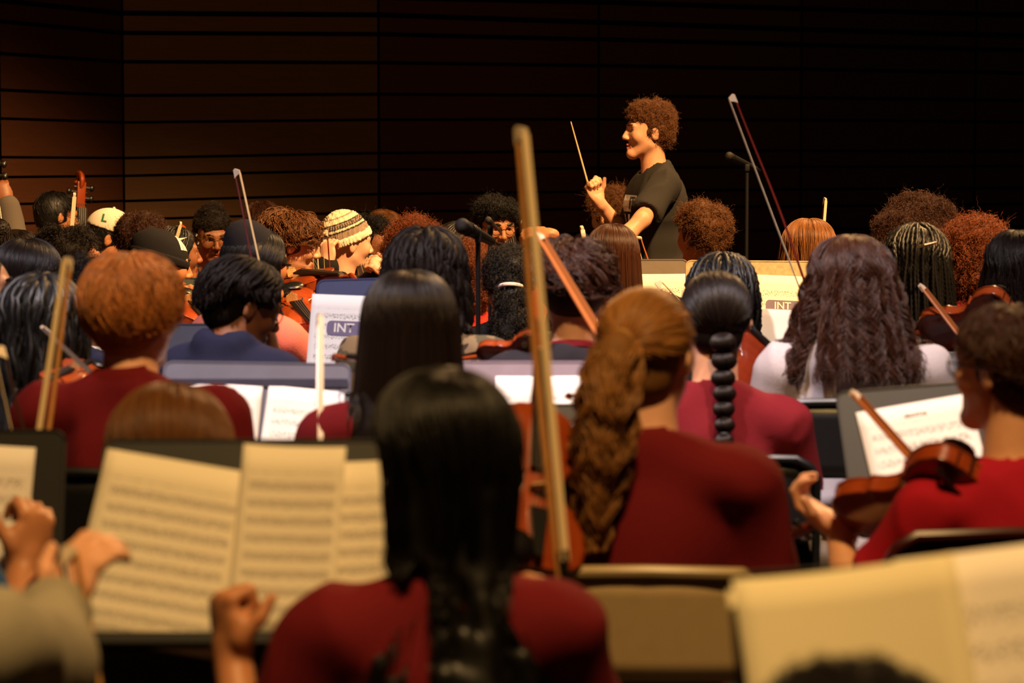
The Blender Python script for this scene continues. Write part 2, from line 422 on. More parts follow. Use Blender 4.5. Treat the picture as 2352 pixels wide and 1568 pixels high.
    # clothes
    sp = [tuple(p) for p in torso] + arms_s
    if hood:
        sp += [('e', S + V3(0, -.085, -.055), V3(.105, .055, .085), None, .02), ('c', S + V3(-.09, -.03, -.02), S + V3(0, -.085, .0), .035, .045, .02), ('c', S + V3(.09, -.03, -.02), S + V3(0, -.085, .0), .035, .045, .02),
               ('c', S + V3(-.09, -.03, -.02), S + V3(-.03, .06, -.06), .032, .03, .02), ('c', S + V3(.09, -.03, -.02), S + V3(.03, .06, -.06), .032, .03, .02)]
    if collar: sp += [('c', S + V3(-.05, -.03, .005), S + V3(.05, -.03, .005), .035, .035, .01), ('c', S + V3(-.055, -.03, .005), S + V3(-.02, .06, -.03), .03, .025, .01), ('c', S + V3(.055, -.03, .005), S + V3(.02, .06, -.03), .03, .025, .01)]
    lo, hi = bounds(sp); sf = Field(lo, hi, torso_h); run(sf, sp, .008)
    sf.cone(S + V3(0, .012, -.022), S + V3(0, .03, .12), .060 * hs, .075 * hs, .008, True)
    for q, spec in ((-1, L), (1, R)):
        t, el, sh = c.wr[q]
        if (spec or {}).get('sleeve', sleeve) != 'long':
            e0 = sh * (1 - sl_len) + el * sl_len; sf.cone(e0 + unit(el - sh) * .074, el + unit(el - sh) * .08, .078, .078, .004, True)
    me = sf.mesh('shirt', [cloth(*shirt)], .012, disp=folds(seed, .008 if not hood else .010))
    c.shirt = obj('hoodie' if hood else 'shirt', me, root); c.sf = sf
    lm = legs_mesh('standing' if stand else 'seated')
    for me, nm, col, x in ((lm[0], 'trousers', trous, 0), (lm[1], 'shoe', (28, 26, 26), -.12), (lm[1], 'shoe', (28, 26, 26), .12)):
        o = obj(nm, me, root); o.location.x = x; o.material_slots[0].link = 'OBJECT'; o.material_slots[0].material = cloth('legs%d_%d_%d' % col, col)
    c.T = T
    if hair: hair(c)
    if extra: extra(c)
    return c

# ------------------------------------------------------------------ hair
NAPE = [((0, -.045, -.035), (.062, .055, .052))]
SCC, SCR = V3(0, -.012, .028), V3(.078, .098, .086)
def H2L(c, P): return (P * c.hs) @ c.Rh.T + c.H
def dirs(th, ph): return np.stack([np.sin(th) * np.sin(ph), -np.sin(th) * np.cos(ph), np.cos(th)], -1)
def collide(c, P, m=.008):
    for _ in range(3):
        d, g = c.sf.sample(P); pen = np.clip(m - d, 0, .06) * (d < m)
        P = P + g * pen[..., None]
    return P
def flow(c, n, m, L, te=96, th0=(2, 60), dl=(.006, .022), front=112, fan=.10, wave=(0, .12), clump=0, jit=.2, seedo=0, depth=.6, part=0., tside=None):
    r = np.random.RandomState(c.seed * 31 + seedo)
    ph0 = r.uniform(-pi, pi, n); t0 = np.deg2rad(r.uniform(th0[0], th0[1], n)); fr = np.abs(ph0) > rad(115)
    t0 = np.where(fr, np.minimum(t0, rad(r.uniform(5, 38))), t0)
    if clump:
        ci = r.randint(0, clump, n); cp = r.uniform(-pi, pi, clump)
        ph_c = cp[ci]; dph = (ph_c - ph0 + pi) % (2 * pi) - pi
        near = np.argmin(np.abs((cp[None] - ph0[:, None] + pi) % (2 * pi) - pi) + r.uniform(0, .35, (n, clump)), 1); ci = near; ph_c = cp[ci]; dph = (ph_c - ph0 + pi) % (2 * pi) - pi
    else: ci = np.arange(n); dph = np.zeros(n)
    nc = clump or n
    Rr = .092; teR = np.deg2rad(te + r.uniform(-6, 6, n) - (0 if tside is None else (te - tside) * np.clip(np.abs(ph0) / (pi / 2), 0, 1) ** 2)); t0 = np.minimum(t0, teR - .12); A = Rr * (teR - t0); Li = L * (1 - jit * r.uniform(0, 1, n) ** 2); tot = A + Li
    u = np.linspace(0, 1, m)[None]; s = u * tot[:, None]; th = np.minimum(t0[:, None] + s / Rr, teR[:, None]); t = (th - t0[:, None]) / (teR - t0)[:, None]
    ph = ph0[:, None] * (1 - (1 - front / 180.) * t ** .8) + dph[:, None] * np.clip(s / tot[:, None], 0, 1) * (.75 if clump else 0)
    off = 1 - depth * r.uniform(0, 1, n) ** 2
    D = dirs(th, ph); P = SCC + (SCR + (dl[0] + (dl[1] - dl[0]) * (t ** .6)[..., None] * off[:, None, None])) * D
    P[..., 0] += part * (1 - t)
    s2 = np.maximum(0, s - A[:, None]); P = H2L(c, P); o = (D @ c.Rh.T); o[..., 2] = 0
    P[..., 2] -= s2; P += o * (fan * s2 * (.4 + off[:, None] * .6))[..., None]
    if wave[0]:
        pc = r.uniform(0, 6.3, nc)[ci][:, None]; lam = wave[1] * r.uniform(.8, 1.25, nc)[ci][:, None]; ramp = np.clip(s / .16, 0, 1)
        a1 = r.uniform(0, 6.3, nc)[ci][:, None]
        P += wave[0] * ramp[..., None] * np.stack([np.sin(2 * pi * s / lam + pc), .7 * np.cos(2 * pi * s / lam + pc + a1), .25 * np.sin(4 * pi * s / lam + a1)], -1)
        P += r.normal(0, .0025, (n, 1, 3)) * ramp[..., None]
    return collide(c, P)
def volume(c, G, r, m, capd=.006, h=.009, cut=True, ells=(), name='hair', rend=None, disp=None, nocap=False):
    lo = G.reshape(-1, 3).min(0) if len(G) else c.H; hi = G.reshape(-1, 3).max(0) if len(G) else c.H
    lo = np.minimum(lo, c.H - .16) - .06; hi = np.maximum(hi, c.H + .18) + .06
    f = Field(lo, hi, h); s = c.hs
    if not nocap: f.ell(H2L(c, SCC), (SCR + capd) * s, c.Rh, .01)
    for ce, rr in ells: f.ell(H2L(c, V3(*ce)), V3(*rr) * s, c.Rh, .02)
    if cut:
        f.ell(H2L(c, V3(0, .112, -.042)), V3(.108, .082, .100) * s, c.Rh, .012, True)
        for q in (-1, 1): f.ell(H2L(c, V3(q * .082, .062, .02)), V3(.034, .042, .045) * s, c.Rh, .008, True)
    for P in G:
        k = len(P)
        for i in range(k - 1):
            ra = r * (1 if rend is None else 1 + (rend - 1) * i / (k - 1)); f.cone(P[i], P[i + 1], ra, ra, .008)
    return obj(name, f.mesh(name, [m], .01, disp=disp), c.root)
def hair_long(col, L=.3, n=1500, m=14, wave=(0, .12), clump=0, fan=.08, te=97, vol=.013, rs=.0009, dl=(.006, .024), front=112, part=0., jit=.25, guides=70, th0=(2, 60), gl=.9):
    def f(c):
        G = flow(c, guides, 12, L * gl, te, th0, (-.006, max(.0, dl[1] - vol * 1.05)), front, fan * .9, (wave[0] * .5, wave[1]), clump, .1, 1, .2, part)
        hv = volume(c, G, vol, hcap(col), .002, .009 if c.d > 6 else .008)
        P = flow(c, int(n * 1.4), m, L, te, th0, (dl[0] + .002, dl[1] + .006), front, fan, wave, clump, jit, 2, .4, part)
        curves('hair_strands', P, rs, hstr(col), hv)
    return f
def hair_braids(col, L=.3, n=60, r=.0075, m=46, fan=.08, te=97, front=112, bump=.22, dl=(.008, .026), wave=(.004, .3), sides=6, jit=.12, tside=None, vol=.012, th0=(2, 62), wisps=250):
    def f(c):
        G = flow(c, 50, 10, L * .88, te, th0, (.001, dl[1] * .4), front, fan, (0, .1), 0, .1, 1, .3, tside=tside)
        hv = volume(c, G, vol, hcap(col), .003, ells=NAPE)
        P = flow(c, n, m, L, te, th0, dl, front, fan, wave, 0, jit, 2, .5, tside=tside)
        p, q = tubes(P, r * c.rng.uniform(.85, 1.12, n), sides, bump)
        obj('braids', arr_mesh('braids', p, [q], [hcap(col)]), c.root)
        if wisps:
            W = flow(c, wisps, 8, min(.05, L), te, th0, (.006, .03), front, .3, (.006, .05), 0, .5, 5, .5, tside=tside); curves('hair_strands', W, .0006, hstr(col), hv)
    return f
def hair_short(col, ln=(.03, .06), n=2200, m=6, dl=(.004, .016), back=112, side=92, frontl=52, rs=.0010, wave=0., capd=.008, seedo=0, swirl=.5, lift=.0, tuft=0):
    def f(c):
        r = np.random.RandomState(c.seed * 17 + seedo)
        ph = r.uniform(-pi, pi, n); a = np.abs(ph) / pi
        lim = np.deg2rad(np.where(a < .5, back + (side - back) * a * 2, side + (frontl - side) * np.clip((a - .5) * 2.6, 0, 1)))
        t0 = np.arccos(1 - r.uniform(0, 1, n) * (1 - np.cos(lim)))
        ln_ = r.uniform(ln[0], ln[1], n); s = np.linspace(0, 1, m)[None] * ln_[:, None]
        nc = tuft or n
        ci = (np.floor((ph + pi) * 6) * 13 + np.floor(t0 * 9)).astype(int) % nc if tuft else np.arange(n)
        sw_ = swirl + r.normal(0, .4, nc)[ci]
        th = np.minimum(t0[:, None] + s / .095, lim[:, None] + .12); p2 = ph[:, None] + sw_[:, None] * s / .1
        lf = (r.uniform(0, 1, nc)[ci] ** 1.5)[:, None]
        dd = dl[0] + (dl[1] - dl[0]) * (.3 + .7 * lf) * np.sin(np.clip(s / ln_[:, None], 0, 1) * pi * .62) + lift * lf * s / ln_[:, None]
        P = SCC + (SCR + dd[..., None]) * dirs(th, p2)
        if wave: P += wave * np.sin(s[..., None] * 190 + r.uniform(0, 6.3, (nc, 1, 3))[ci]) * (s / ln_[:, None])[..., None]
        hv = volume(c, np.zeros((0, 2, 3)), .01, hcap(col), capd, ells=[((0, -.03, .0), (.076, .082, .075))] + (NAPE if back > 108 else []))
        curves('hair_strands', H2L(c, P), rs, hstr(col), hv)
    return f
def hair_curly(col, ells, n0=2600, rc=.007, ln=.03, turns=1.6, m=9, rs=.0006, amp=.008, freq=55, cut=True, frizz=300, cap2=None, h=.008):
    """mass of curls grown on a bumpy hair volume; ells in the head frame"""
    def f(c):
        nonlocal_n = int(n0 * 1.7); n = nonlocal_n
        r = c.rng; K = r.normal(size=(6, 3)) * freq; pz = r.uniform(0, 6.3, 6)
        def disp(p): return amp * sum(np.sin(p @ k + a) for k, a in zip(K, pz)) / 2.4
        hv = volume(c, np.zeros((0, 2, 3)), .01, hcap(col), .004, h, cut, ells, disp=disp)
        me = hv.data; nv = len(me.vertices); co = np.empty(nv * 3, np.float32); no = np.empty(nv * 3, np.float32)
        me.vertices.foreach_get('co', co); me.vertices.foreach_get('normal', no); co = co.reshape(-1, 3); no = no.reshape(-1, 3)
        lc = ((co - c.H) @ c.Rh) / c.hs; ok = (lc[:, 1] < .008) | (lc[:, 2] > .050 + .28 * np.maximum(0, lc[:, 1] - .02))
        cd = (co + c.org * 0 - c.w2l(np.array([0, 0, CAMZ]))); fw = (no * cd).sum(1) < .25 * np.linalg.norm(cd, axis=1)
        ids = np.where(ok & fw)[0] if (ok & fw).sum() > 50 else np.where(ok)[0]; i = r.choice(ids, n); base = co[i] + r.normal(0, .003, (n, 3)); N = no[i]
        ax = unit_rows(N * .45 + r.normal(0, .6, (n, 3))); a = unit_rows(np.cross(ax, r.normal(size=(n, 3)))); b = np.cross(ax, a)
        t = np.linspace(0, 1, m)[None, :, None]; lnv = (ln * r.uniform(.5, 1.3, n))[:, None, None]; rcv = (rc * r.uniform(.6, 1.3, n))[:, None, None]; ph = r.uniform(0, 6.3, (n, 1, 1))
        P = base[:, None] - N[:, None] * .006 + ax[:, None] * lnv * t + rcv * (a[:, None] * (np.cos(2 * pi * turns * t + ph) - np.cos(ph)) + b[:, None] * (np.sin(2 * pi * turns * t + ph) - np.sin(ph)))
        curves('hair_strands', P, rs, hstr(col), hv, .7)
        if frizz:
            i = r.choice(ids, frizz); N = no[i]; t = np.linspace(0, 1, m)[None, :, None]
            P = co[i][:, None] + (N[:, None] + r.normal(0, .5, (frizz, 1, 3))) * t * ln * 1.2 + r.normal(0, .0035, (frizz, m, 3))
            curves('flyaway_strands', P, .0004, hstr(col), hv, .4)
    return f
def unit_rows(v): return v / (np.linalg.norm(v, axis=-1, keepdims=True) + 1e-9)
def slick(c, n, m, T, dl=.008, lim=104, seedo=3, wave=.0):
    r = np.random.RandomState(c.seed * 13 + seedo); ph = r.uniform(-pi, pi, n); a = np.abs(ph) / pi
    l = np.deg2rad(np.where(a < .5, lim, lim + (54 - lim) * np.clip((a - .5) * 2.4, 0, 1)))
    t0 = np.arccos(1 - r.uniform(.0, 1, n) * (1 - np.cos(l))); D0 = dirs(t0, ph); D1 = unit((V3(*T) - SCC) / SCR)
    t = np.linspace(0, 1, m)[None, :, None]; D = unit_rows(D0[:, None] * (1 - t) + D1 * t + r.normal(0, .01, (n, 1, 3)))
    P = SCC + (SCR + dl * (.4 + .6 * r.uniform(0, 1, (n, 1, 1))) * (1 - .3 * t)) * D + wave * np.sin(t * 9 + r.uniform(0, 6.3, (n, 1, 3)))
    return H2L(c, P)
def hair_pony(col, T=(0, -.115, .045), L=.3, rt=.035, n=1100, nt=900, wave=(.0, .1), back=.05, tie=(150, 110, 60), rs=.0010, swing=(0, 0), frizz=0, bulge=1.2, clump=30, tl=14, tip=.35, lift=.02):
    def f(c):
        P = slick(c, n, 8, T, .011); hv = volume(c, np.zeros((0, 2, 3)), .01, hcap(col), .002, ells=NAPE); curves('hair_strands', P, rs, hstr(col), hv, .9)
        r = c.rng; T0 = H2L(c, V3(*T)[None])[0]; bk = c.Rh @ V3(0, -1, 0)
        u = np.linspace(0, 1, tl)
        cen = T0 + bk * (back * np.sin(np.clip(u * 2.5, 0, 1) * pi * .5))[:, None] + np.outer(u ** 1.25, V3(swing[0], swing[1], -L)) + np.outer(np.sin(np.clip(u * 3, 0, 1) * pi) * lift, V3(0, 0, 1))
        cen = collide(c, cen, rt * .6)
        prof = np.minimum(1, .35 + u * 4) * (1 + (bulge - 1) * np.sin(u * pi)) * (1 - (1 - tip) * np.clip((u - .55) / .45, 0, 1) ** 1.3)
        tv = Field(cen.min(0) - rt * 2.2, cen.max(0) + rt * 2.2, .008)
        for i in range(tl - 1): tv.cone(cen[i], cen[i + 1], rt * prof[i] * .8, rt * prof[i + 1] * .8, .01)
        to = obj('ponytail', tv.mesh('ponytail', [hcap(col)], .01), c.root)
        ci = r.randint(0, clump, nt); ca = r.uniform(0, 2 * pi, clump); cr = np.sqrt(r.uniform(.2, 1, clump))
        an = ca[ci] + r.normal(0, .25, nt); rr = np.clip(cr[ci] + r.normal(0, .12, nt), .05, 1.1)
        o = np.stack([np.cos(an) * rr, np.sin(an) * rr, np.zeros(nt)], -1) * rt
        Q = cen[None] + o[:, None] * prof[None, :, None]
        if wave[0]:
            s = u * L; Q = Q + wave[0] * np.clip(u * 3, 0, 1)[None, :, None] * np.stack([np.sin(2 * pi * s[None] / wave[1] + ca[ci][:, None] * 3), np.cos(2 * pi * s[None] / wave[1] + ca[ci][:, None] * 5), 0 * s[None] + 0 * an[:, None]], -1)
        if frizz: Q = Q + r.normal(0, frizz, Q.shape)
        curves('hair_strands', Q, rs, hstr(col), to, .5)
        if tie:
            b = MB(); ring = [Vector(T0 + bk * .018 + c.Rh @ V3(cos(a) * rt * .5, 0, sin(a) * rt * .5)) for a in np.linspace(0, 2 * pi, 17)]
            b.tube(ring, .007, 8, cap=False).build('hair_tie', mat('hair_tie%d_%d_%d' % tie, tie, .7), c.root)
    return f
def hair_bubble(col, T=(0, -.112, .0), nb=8, r0=.031, step=.043):
    def f(c):
        P = slick(c, 2600, 9, T, .011); hv = volume(c, np.zeros((0, 2, 3)), .01, hcap(col), .002, ells=NAPE); curves('hair_strands', P, .0010, hstr(col), hv, .9)
        T0 = H2L(c, V3(*T)[None])[0]; bk = c.Rh @ V3(0, -1, 0); p = T0 + bk * .015; cen = []
        for i in range(nb): cen.append(p.copy()); p = p + V3(.002 * (-1) ** i, -.006, -step * (1 - .03 * i))
        cen = collide(c, np.array(cen), .028); fld = Field(cen.min(0) - .06, cen.max(0) + .06, .0045); r = c.rng; Q = []
        for i, q in enumerate(cen):
            ra = r0 * (1 - .05 * i); fld.ell(q, (ra * 1.08, ra, ra * .78), None, .003)
            for k in range(130):
                a = r.uniform(0, 2 * pi); an = np.linspace(.12, pi - .12, 7); dz = np.cos(an) * ra * .82; dr = np.sin(an) * ra * 1.06
                Q.append(np.stack([q[0] + np.cos(a + .3 * an) * dr, q[1] + np.sin(a + .3 * an) * dr, q[2] + dz], -1))
        to = obj('bubble_braid', fld.mesh('bubble_braid', [hcap(col)], .01), c.root); curves('hair_strands', np.array(Q), .0009, hstr(col), to, .9)
        for i in range(nb - 1):
            m_ = (cen[i] + cen[i + 1]) / 2; b = MB(); b.tube([Vector(m_ + V3(cos(a) * .012, sin(a) * .012, 0)) for a in np.linspace(0, 2 * pi, 13)], .0035, 6, cap=False)
            b.build('hair_tie', mat('hair_tie_black', (14, 12, 12), .6), c.root)
    return f
# ------------------------------------------------------------------ worn things
def glasses(c, col=(20, 18, 18), wd=.024, ht=.019, metal=0, rim=.0017):
    T = c.T; b = MB(); m = mat('glasses%d_%d_%d' % col, col, .35, metal)
    for q in (-1, 1):
        ring = [T(q * .034 + wd * cos(a), .1 - .25 * abs(q * .034 + wd * cos(a) * 1) * .5, .008 + ht * sin(a)) for a in np.linspace(0, 2 * pi, 21)]
        b.tube(ring, rim * c.hs, 6, cap=False)
        b.tube([T(q * .058, .092, .014), T(q * .078, .07, .014), T(q * .083, .0, .012), T(q * .082, -.02, -.004)], rim * c.hs, 6)
    b.tube([T(-.011, .100, .012), T(0, .104, .015), T(.011, .100, .012)], rim * c.hs, 6)
    b.build('glasses', m, c.root)
def beanie_mesh(c, m, low=.035, r=(.098, .118, .110), ce=(0, -.016, .03), tilt=-.18, name='beanie', fold=.03, slouch=None, mats=None, mi=None):
    s = c.hs; f = Field(c.H - .24, c.H + .24, .006); R2 = c.Rh @ Rx(tilt)
    f.ell(H2L(c, V3(*ce)), V3(*r) * s, R2, .01)
    if slouch is not None: f.ell(H2L(c, V3(*slouch[0])), V3(*slouch[1]) * s, c.Rh, .03)
    n = R2 @ V3(0, 0, -1); p = H2L(c, V3(ce[0], ce[1], low)[None])[0]; f.half(p, n, .004)
    me = f.mesh(name, mats or [m], .01, mi=mi(c, R2, p) if mi else None); o = obj(name, me, c.root)
    if fold:
        q = p; rr = [(r[0] + .004) * s, (r[1] + .004) * s]; g = Field(c.H - .24, c.H + .24, .006)
        g.ell(H2L(c, V3(*ce)), (V3(*r) + .006) * s, R2, 0); g.half(p - n * fold * 1.0, -n, .01); g.half(p + n * .004, n, .006)
        obj('brim_fold', g.mesh('brim_fold', [m], .01), o)
    return o

def decal(c, me, target, o, ex, ey, dr, nm, m, lift=.0015, parent=None):
    """lays flat lettering onto a curved surface (all in person space)"""
    bm = bmesh.new(); bm.from_mesh(target.data); bv = BVHTree.FromBMesh(bm); bm.free()
    b2 = bmesh.new(); b2.from_mesh(me); bmesh.ops.triangulate(b2, faces=b2.faces)
    bmesh.ops.subdivide_edges(b2, edges=[e for e in b2.edges if e.calc_length() > .012], cuts=2, use_grid_fill=True); b2.to_mesh(me); b2.free()
    o, ex, ey, dr = (Vector(v) for v in (o, ex, ey, unit(dr)))
    for v in me.vertices:
        p = o + ex * v.co.x + ey * v.co.y; h, n, i, d = bv.ray_cast(p + dr * .3, -dr)
        v.co = (h + dr * lift) if h is not None else p
    me.materials.clear(); me.materials.append(m)
    return obj(nm, me, parent or c.root)
def patch(w_, h_, r=.004):
    b = MB(); b.bm.faces.new([b.bm.verts.new((x, y, 0)) for x, y in rrect(w_, h_, r)]); return b.mesh('patch')
def cap_hat(c, col=(226, 216, 196)):
    m = cloth('cap', col); s = c.hs; f = Field(c.H - .24, c.H + .26, .006); R2 = c.Rh @ Rx(-.08)
    f.ell(H2L(c, V3(0, -.014, .034)), V3(.092, .112, .100) * s, R2, .01); f.half(H2L(c, V3(0, 0, .034)[None])[0], R2 @ V3(0, 0, -1), .003)
    o = obj('cap', f.mesh('cap', [m], .01), c.root)
    V, Q = [], []
    for e in (0, -.004):
        for j in range(5):
            for i in range(11):
                a = rad(-70 + 140 * i / 10); r1 = 1 + .62 * j / 4 * max(0, cos(a)) ** .8
                V.append(H2L(c, V3(.090 * sin(a) * (1 + .04 * j), -.014 + .110 * cos(a) * r1, .040 - .012 * (j / 4) ** 2 - .016 * sin(a) ** 2 * j / 4 + e)[None])[0])
    for j in range(4):
        for i in range(10): a = j * 11 + i; Q += [(a, a + 1, a + 12, a + 11), (55 + a + 11, 55 + a + 12, 55 + a + 1, 55 + a)]
    for i in range(10): Q += [(44 + i, 44 + i + 1, 99 + i + 1, 99 + i)]
    obj('brim', arr_mesh('brim', V, [Q], [m]), o)
    obj('button', MB().ball(Vector(H2L(c, V3(0, -.020, .134)[None])[0]), .007 * s, 2).mesh('button', m, True), o)
    g = mat('cap_green', (40, 104, 62), .8); W = lambda v: np.array(c.Rh @ V3(*v))
    decal(c, text_mesh('L', .05, bold=.002), o, H2L(c, V3(.02, -.05, .075)[None])[0], W((0, 1, 0)), W((0, 0, 1)), W((1, 0, .15)), 'cap_letter', g, parent=o)
    for k, (yy, zz, w_, h_) in enumerate(((.052, .088, .020, .030), (.064, .080, .016, .014), (.060, .102, .014, .012))):
        decal(c, patch(w_, h_, .005), o, H2L(c, V3(.05, yy, zz)[None])[0], W((-.6, .8, 0)), W((0, 0, 1)), W((.8, .6, .1)), 'cap_badge', g, parent=o)
# ------------------------------------------------------------------ instruments and furniture
def frame3(x, y, z, o): return Matrix(((x[0], y[0], z[0], o[0]), (x[1], y[1], z[1], o[1]), (x[2], y[2], z[2], o[2]), (0, 0, 0, 1)))
OUT = [(-.0, .0), (.0, .045), (.006, .075), (.022, .096), (.055, .1035), (.09, .098), (.112, .087), (.122, .078), (.126, .081), (.131, .080), (.14, .066), (.158, .056), (.178, .0545), (.20, .059),
       (.218, .069), (.222, .072), (.228, .071), (.236, .068), (.255, .077), (.285, .0835), (.315, .079), (.338, .062), (.350, .038), (.354, .015), (.355, 0)]
VN = {}
def violin_meshes():
    """local: y from the lower end towards the scroll, z = out of the top plate"""
    if VN: return VN
    vw = mat('violin_varnish', (150, 62, 22), .28, var=.35, scale=9, stretch=(6, 1, 6), coat=.6); vb = mat('violin_back_varnish', (112, 38, 16), .25, var=.3, scale=9, stretch=(1, 8, 1), coat=.7)
    eb = mat('ebony', (18, 15, 14), .35, var=.2); mp = mat('bridge_maple', (200, 160, 105), .5); st = mat('string_steel', (190, 180, 165), .3, metal=.8)
    half = [p for p in OUT if p[1] > 0 or p[0] >= 0]; pts = [(x, y) for y, x in OUT[1:-1]] + [(0, .355)] + [(-x, y) for y, x in OUT[1:-1][::-1]]
    n = len(pts); cx = np.array(pts); ctr = np.stack([np.zeros(n), np.clip(cx[:, 1], .05, .31)], -1)
    def plate(z0, arch, zt):
        V, Q = [], []; ks = (1.03, 1.03, .93, .7, .4, .0)
        zz = (z0, z0 + zt, z0 + zt, z0 + zt + arch * .55, z0 + zt + arch * .9, z0 + zt + arch)
        for k, z in zip(ks, zz):
            for i in range(n): q = ctr[i] + (cx[i] - ctr[i]) * k; V.append((q[0], q[1], z))
        for r in range(len(ks) - 1):
            for i in range(n): a = r * n + i; b = r * n + (i + 1) % n; Q.append((a, b, b + n, a + n))
        return np.array(V), Q
    V, Q = plate(0, .012, .003); VN['top'] = arr_mesh('top_plate', V, [Q], [vw])
    V, Q = plate(0, .012, .003); V[:, 2] = -.032 - V[:, 2]; VN['back'] = arr_mesh('back_plate', V, [np.array(Q)[:, ::-1]], [vb])
    V = np.concatenate([np.c_[cx, np.zeros(n)], np.c_[cx, np.full(n, -.032)]]); Q = [(i, (i + 1) % n, (i + 1) % n + n, i + n) for i in range(n)]
    VN['ribs'] = arr_mesh('ribs', V, [np.array(Q)[:, ::-1]], [vw])
    b = MB(); b.tube([(0, .34, -.010), (0, .40, -.004), (0, .475, -.001)], [(.013, .013), (.010, .011), (.010, .009)], 10); VN['neck'] = b.mesh('neck', vw, True)
    b = MB(); b.prism([(-.021, .20), (.021, .20), (.012, .475), (-.012, .475)], .006, .013); 
    for v in b.bm.verts: v.co.z += .016 * max(0, (.475 - v.co.y)) / .275
    VN['fingerboard'] = b.mesh('fingerboard', eb)
    b = MB(); b.box((0, .505, -.006), (.020, .06, .018), None, .003)
    sp = [(0, .53 + .020 * (1 - t / 9.) * cos(t) + .004, -.014 + .020 * (1 - t / 9.) * sin(t)) for t in np.linspace(-.5, 2 * pi * 1.05, 18)]
    b.tube(sp, [(.006, .010)] * 18, 8); b.ball((0, .534, -.012), (.014, .006, .006), 2); VN['scroll'] = b.mesh('scroll', vw, True)
    b = MB(); b.tube([(-.022, 0, 0), (-.008, 0, 0), (.016, 0, 0)], [.0035, .0035, .0025], 6); b.ball((-.027, 0, 0), (.006, .008, .0045), 2); VN['peg'] = b.mesh('peg', eb, True)
    b = MB(); b.prism([(-.021, 0), (.021, 0), (.019, .02), (.0, .032), (-.019, .02)], -.002, .002, Matrix.Rotation(pi / 2, 4, 'X')); VN['bridge'] = b.mesh('bridge', mp)
    b = MB(); b.prism([(-.009, .012), (.009, .012), (.019, .115), (-.019, .115)], .020, .026); VN['tailpiece'] = b.mesh('tailpiece', eb)
    b = MB(); b.ball((-.045, .03, .022), (.038, .032, .010), 2); b.tube([(-.03, -.004, .01), (-.03, -.004, -.03)], .003, 6); b.tube([(-.06, .004, .01), (-.06, .004, -.03)], .003, 6); VN['chinrest'] = b.mesh('chin_rest', eb, True)
    b = MB()
    for i in range(4): x = (i - 1.5) * .0095; b.tube([(x * .9, .115, .027), (x, .158, .047), (x * .45, .475, .015), (x * .4, .49, .0)], .0006, 4)
    VN['strings'] = b.mesh('strings', st)
    b = MB()
    for q in (-1, 1): b.tube([(q * .026, .196, .0125), (q * .031, .188, .012), (q * .030, .172, .0125), (q * .037, .155, .0115), (q * .043, .140, .0105), (q * .045, .130, .0095), (q * .040, .124, .0105)], [.003, .0022, .0025, .0028, .0025, .0022, .0032], 6)
    VN['f_hole'] = b.mesh('f_holes', mat('f_hole_dark', (8, 5, 4), .9))
    b = MB(); b.tube([(-.08, .02, -.055), (-.03, .028, -.062), (.03, .026, -.058), (.085, .02, -.052)], [(.013, .006)] * 4, 8); 
    for x in (-.08, .085): b.tube([(x, .022, -.055), (x, .03, -.036)], .0035, 6)
    VN['rest'] = b.mesh('shoulder_rest', eb, True)
    return VN
def violin(label, lower, scroll, normal, s=None, name='violin', cat='violin', parts=None, rest=True, group=None):
    vm = violin_meshes(); lower, scroll = Vector(at3(lower)), Vector(at3(scroll)); y = (scroll - lower).normalized(); n = Vector(normal); z = (n - y * n.dot(y)).normalized(); x = y.cross(z); s = s or (scroll - lower).length / .56
    r = empty(name, label, cat, group=group); r.matrix_world = frame3(x, y, z, lower) @ Matrix.Diagonal((s, s, s, 1))
    big = s > 1.5
    for k, nm in (('top', 'top_plate'), ('back', 'back_plate'), ('ribs', 'ribs'), ('neck', 'neck'), ('fingerboard', 'fingerboard'), ('scroll', 'scroll'), ('tailpiece', 'tailpiece'), ('strings', 'strings'), ('f_hole', 'f_hole')) + \
            ((() if big else (('chinrest', 'chin_rest'),)) + ((('rest', 'shoulder_rest'),) if rest and not big else ())):
        obj(nm, vm[k], r)
    b = obj('bridge', vm['bridge'], r); b.location = (0, .158, .014)
    for i, q in enumerate((1, -1, 1, -1)):
        p = obj('peg', vm['peg'], r); p.location = (0, .487 + i * .012, -.006); p.scale = (q, 1, 1)
    if big:
        b = MB(); b.tube([(0, .01, -.016), (0, -.16, -.016)], [.0025, .0015], 6); b.build('endpin', mat('string_steel', (190, 180, 165), .3, metal=.8), r)
    return r
STICKS = {'pale': (176, 124, 70), 'red': (110, 34, 26), 'orange': (168, 92, 34), 'dark': (52, 30, 22), 'plum': (112, 52, 56)}
BOW = {}
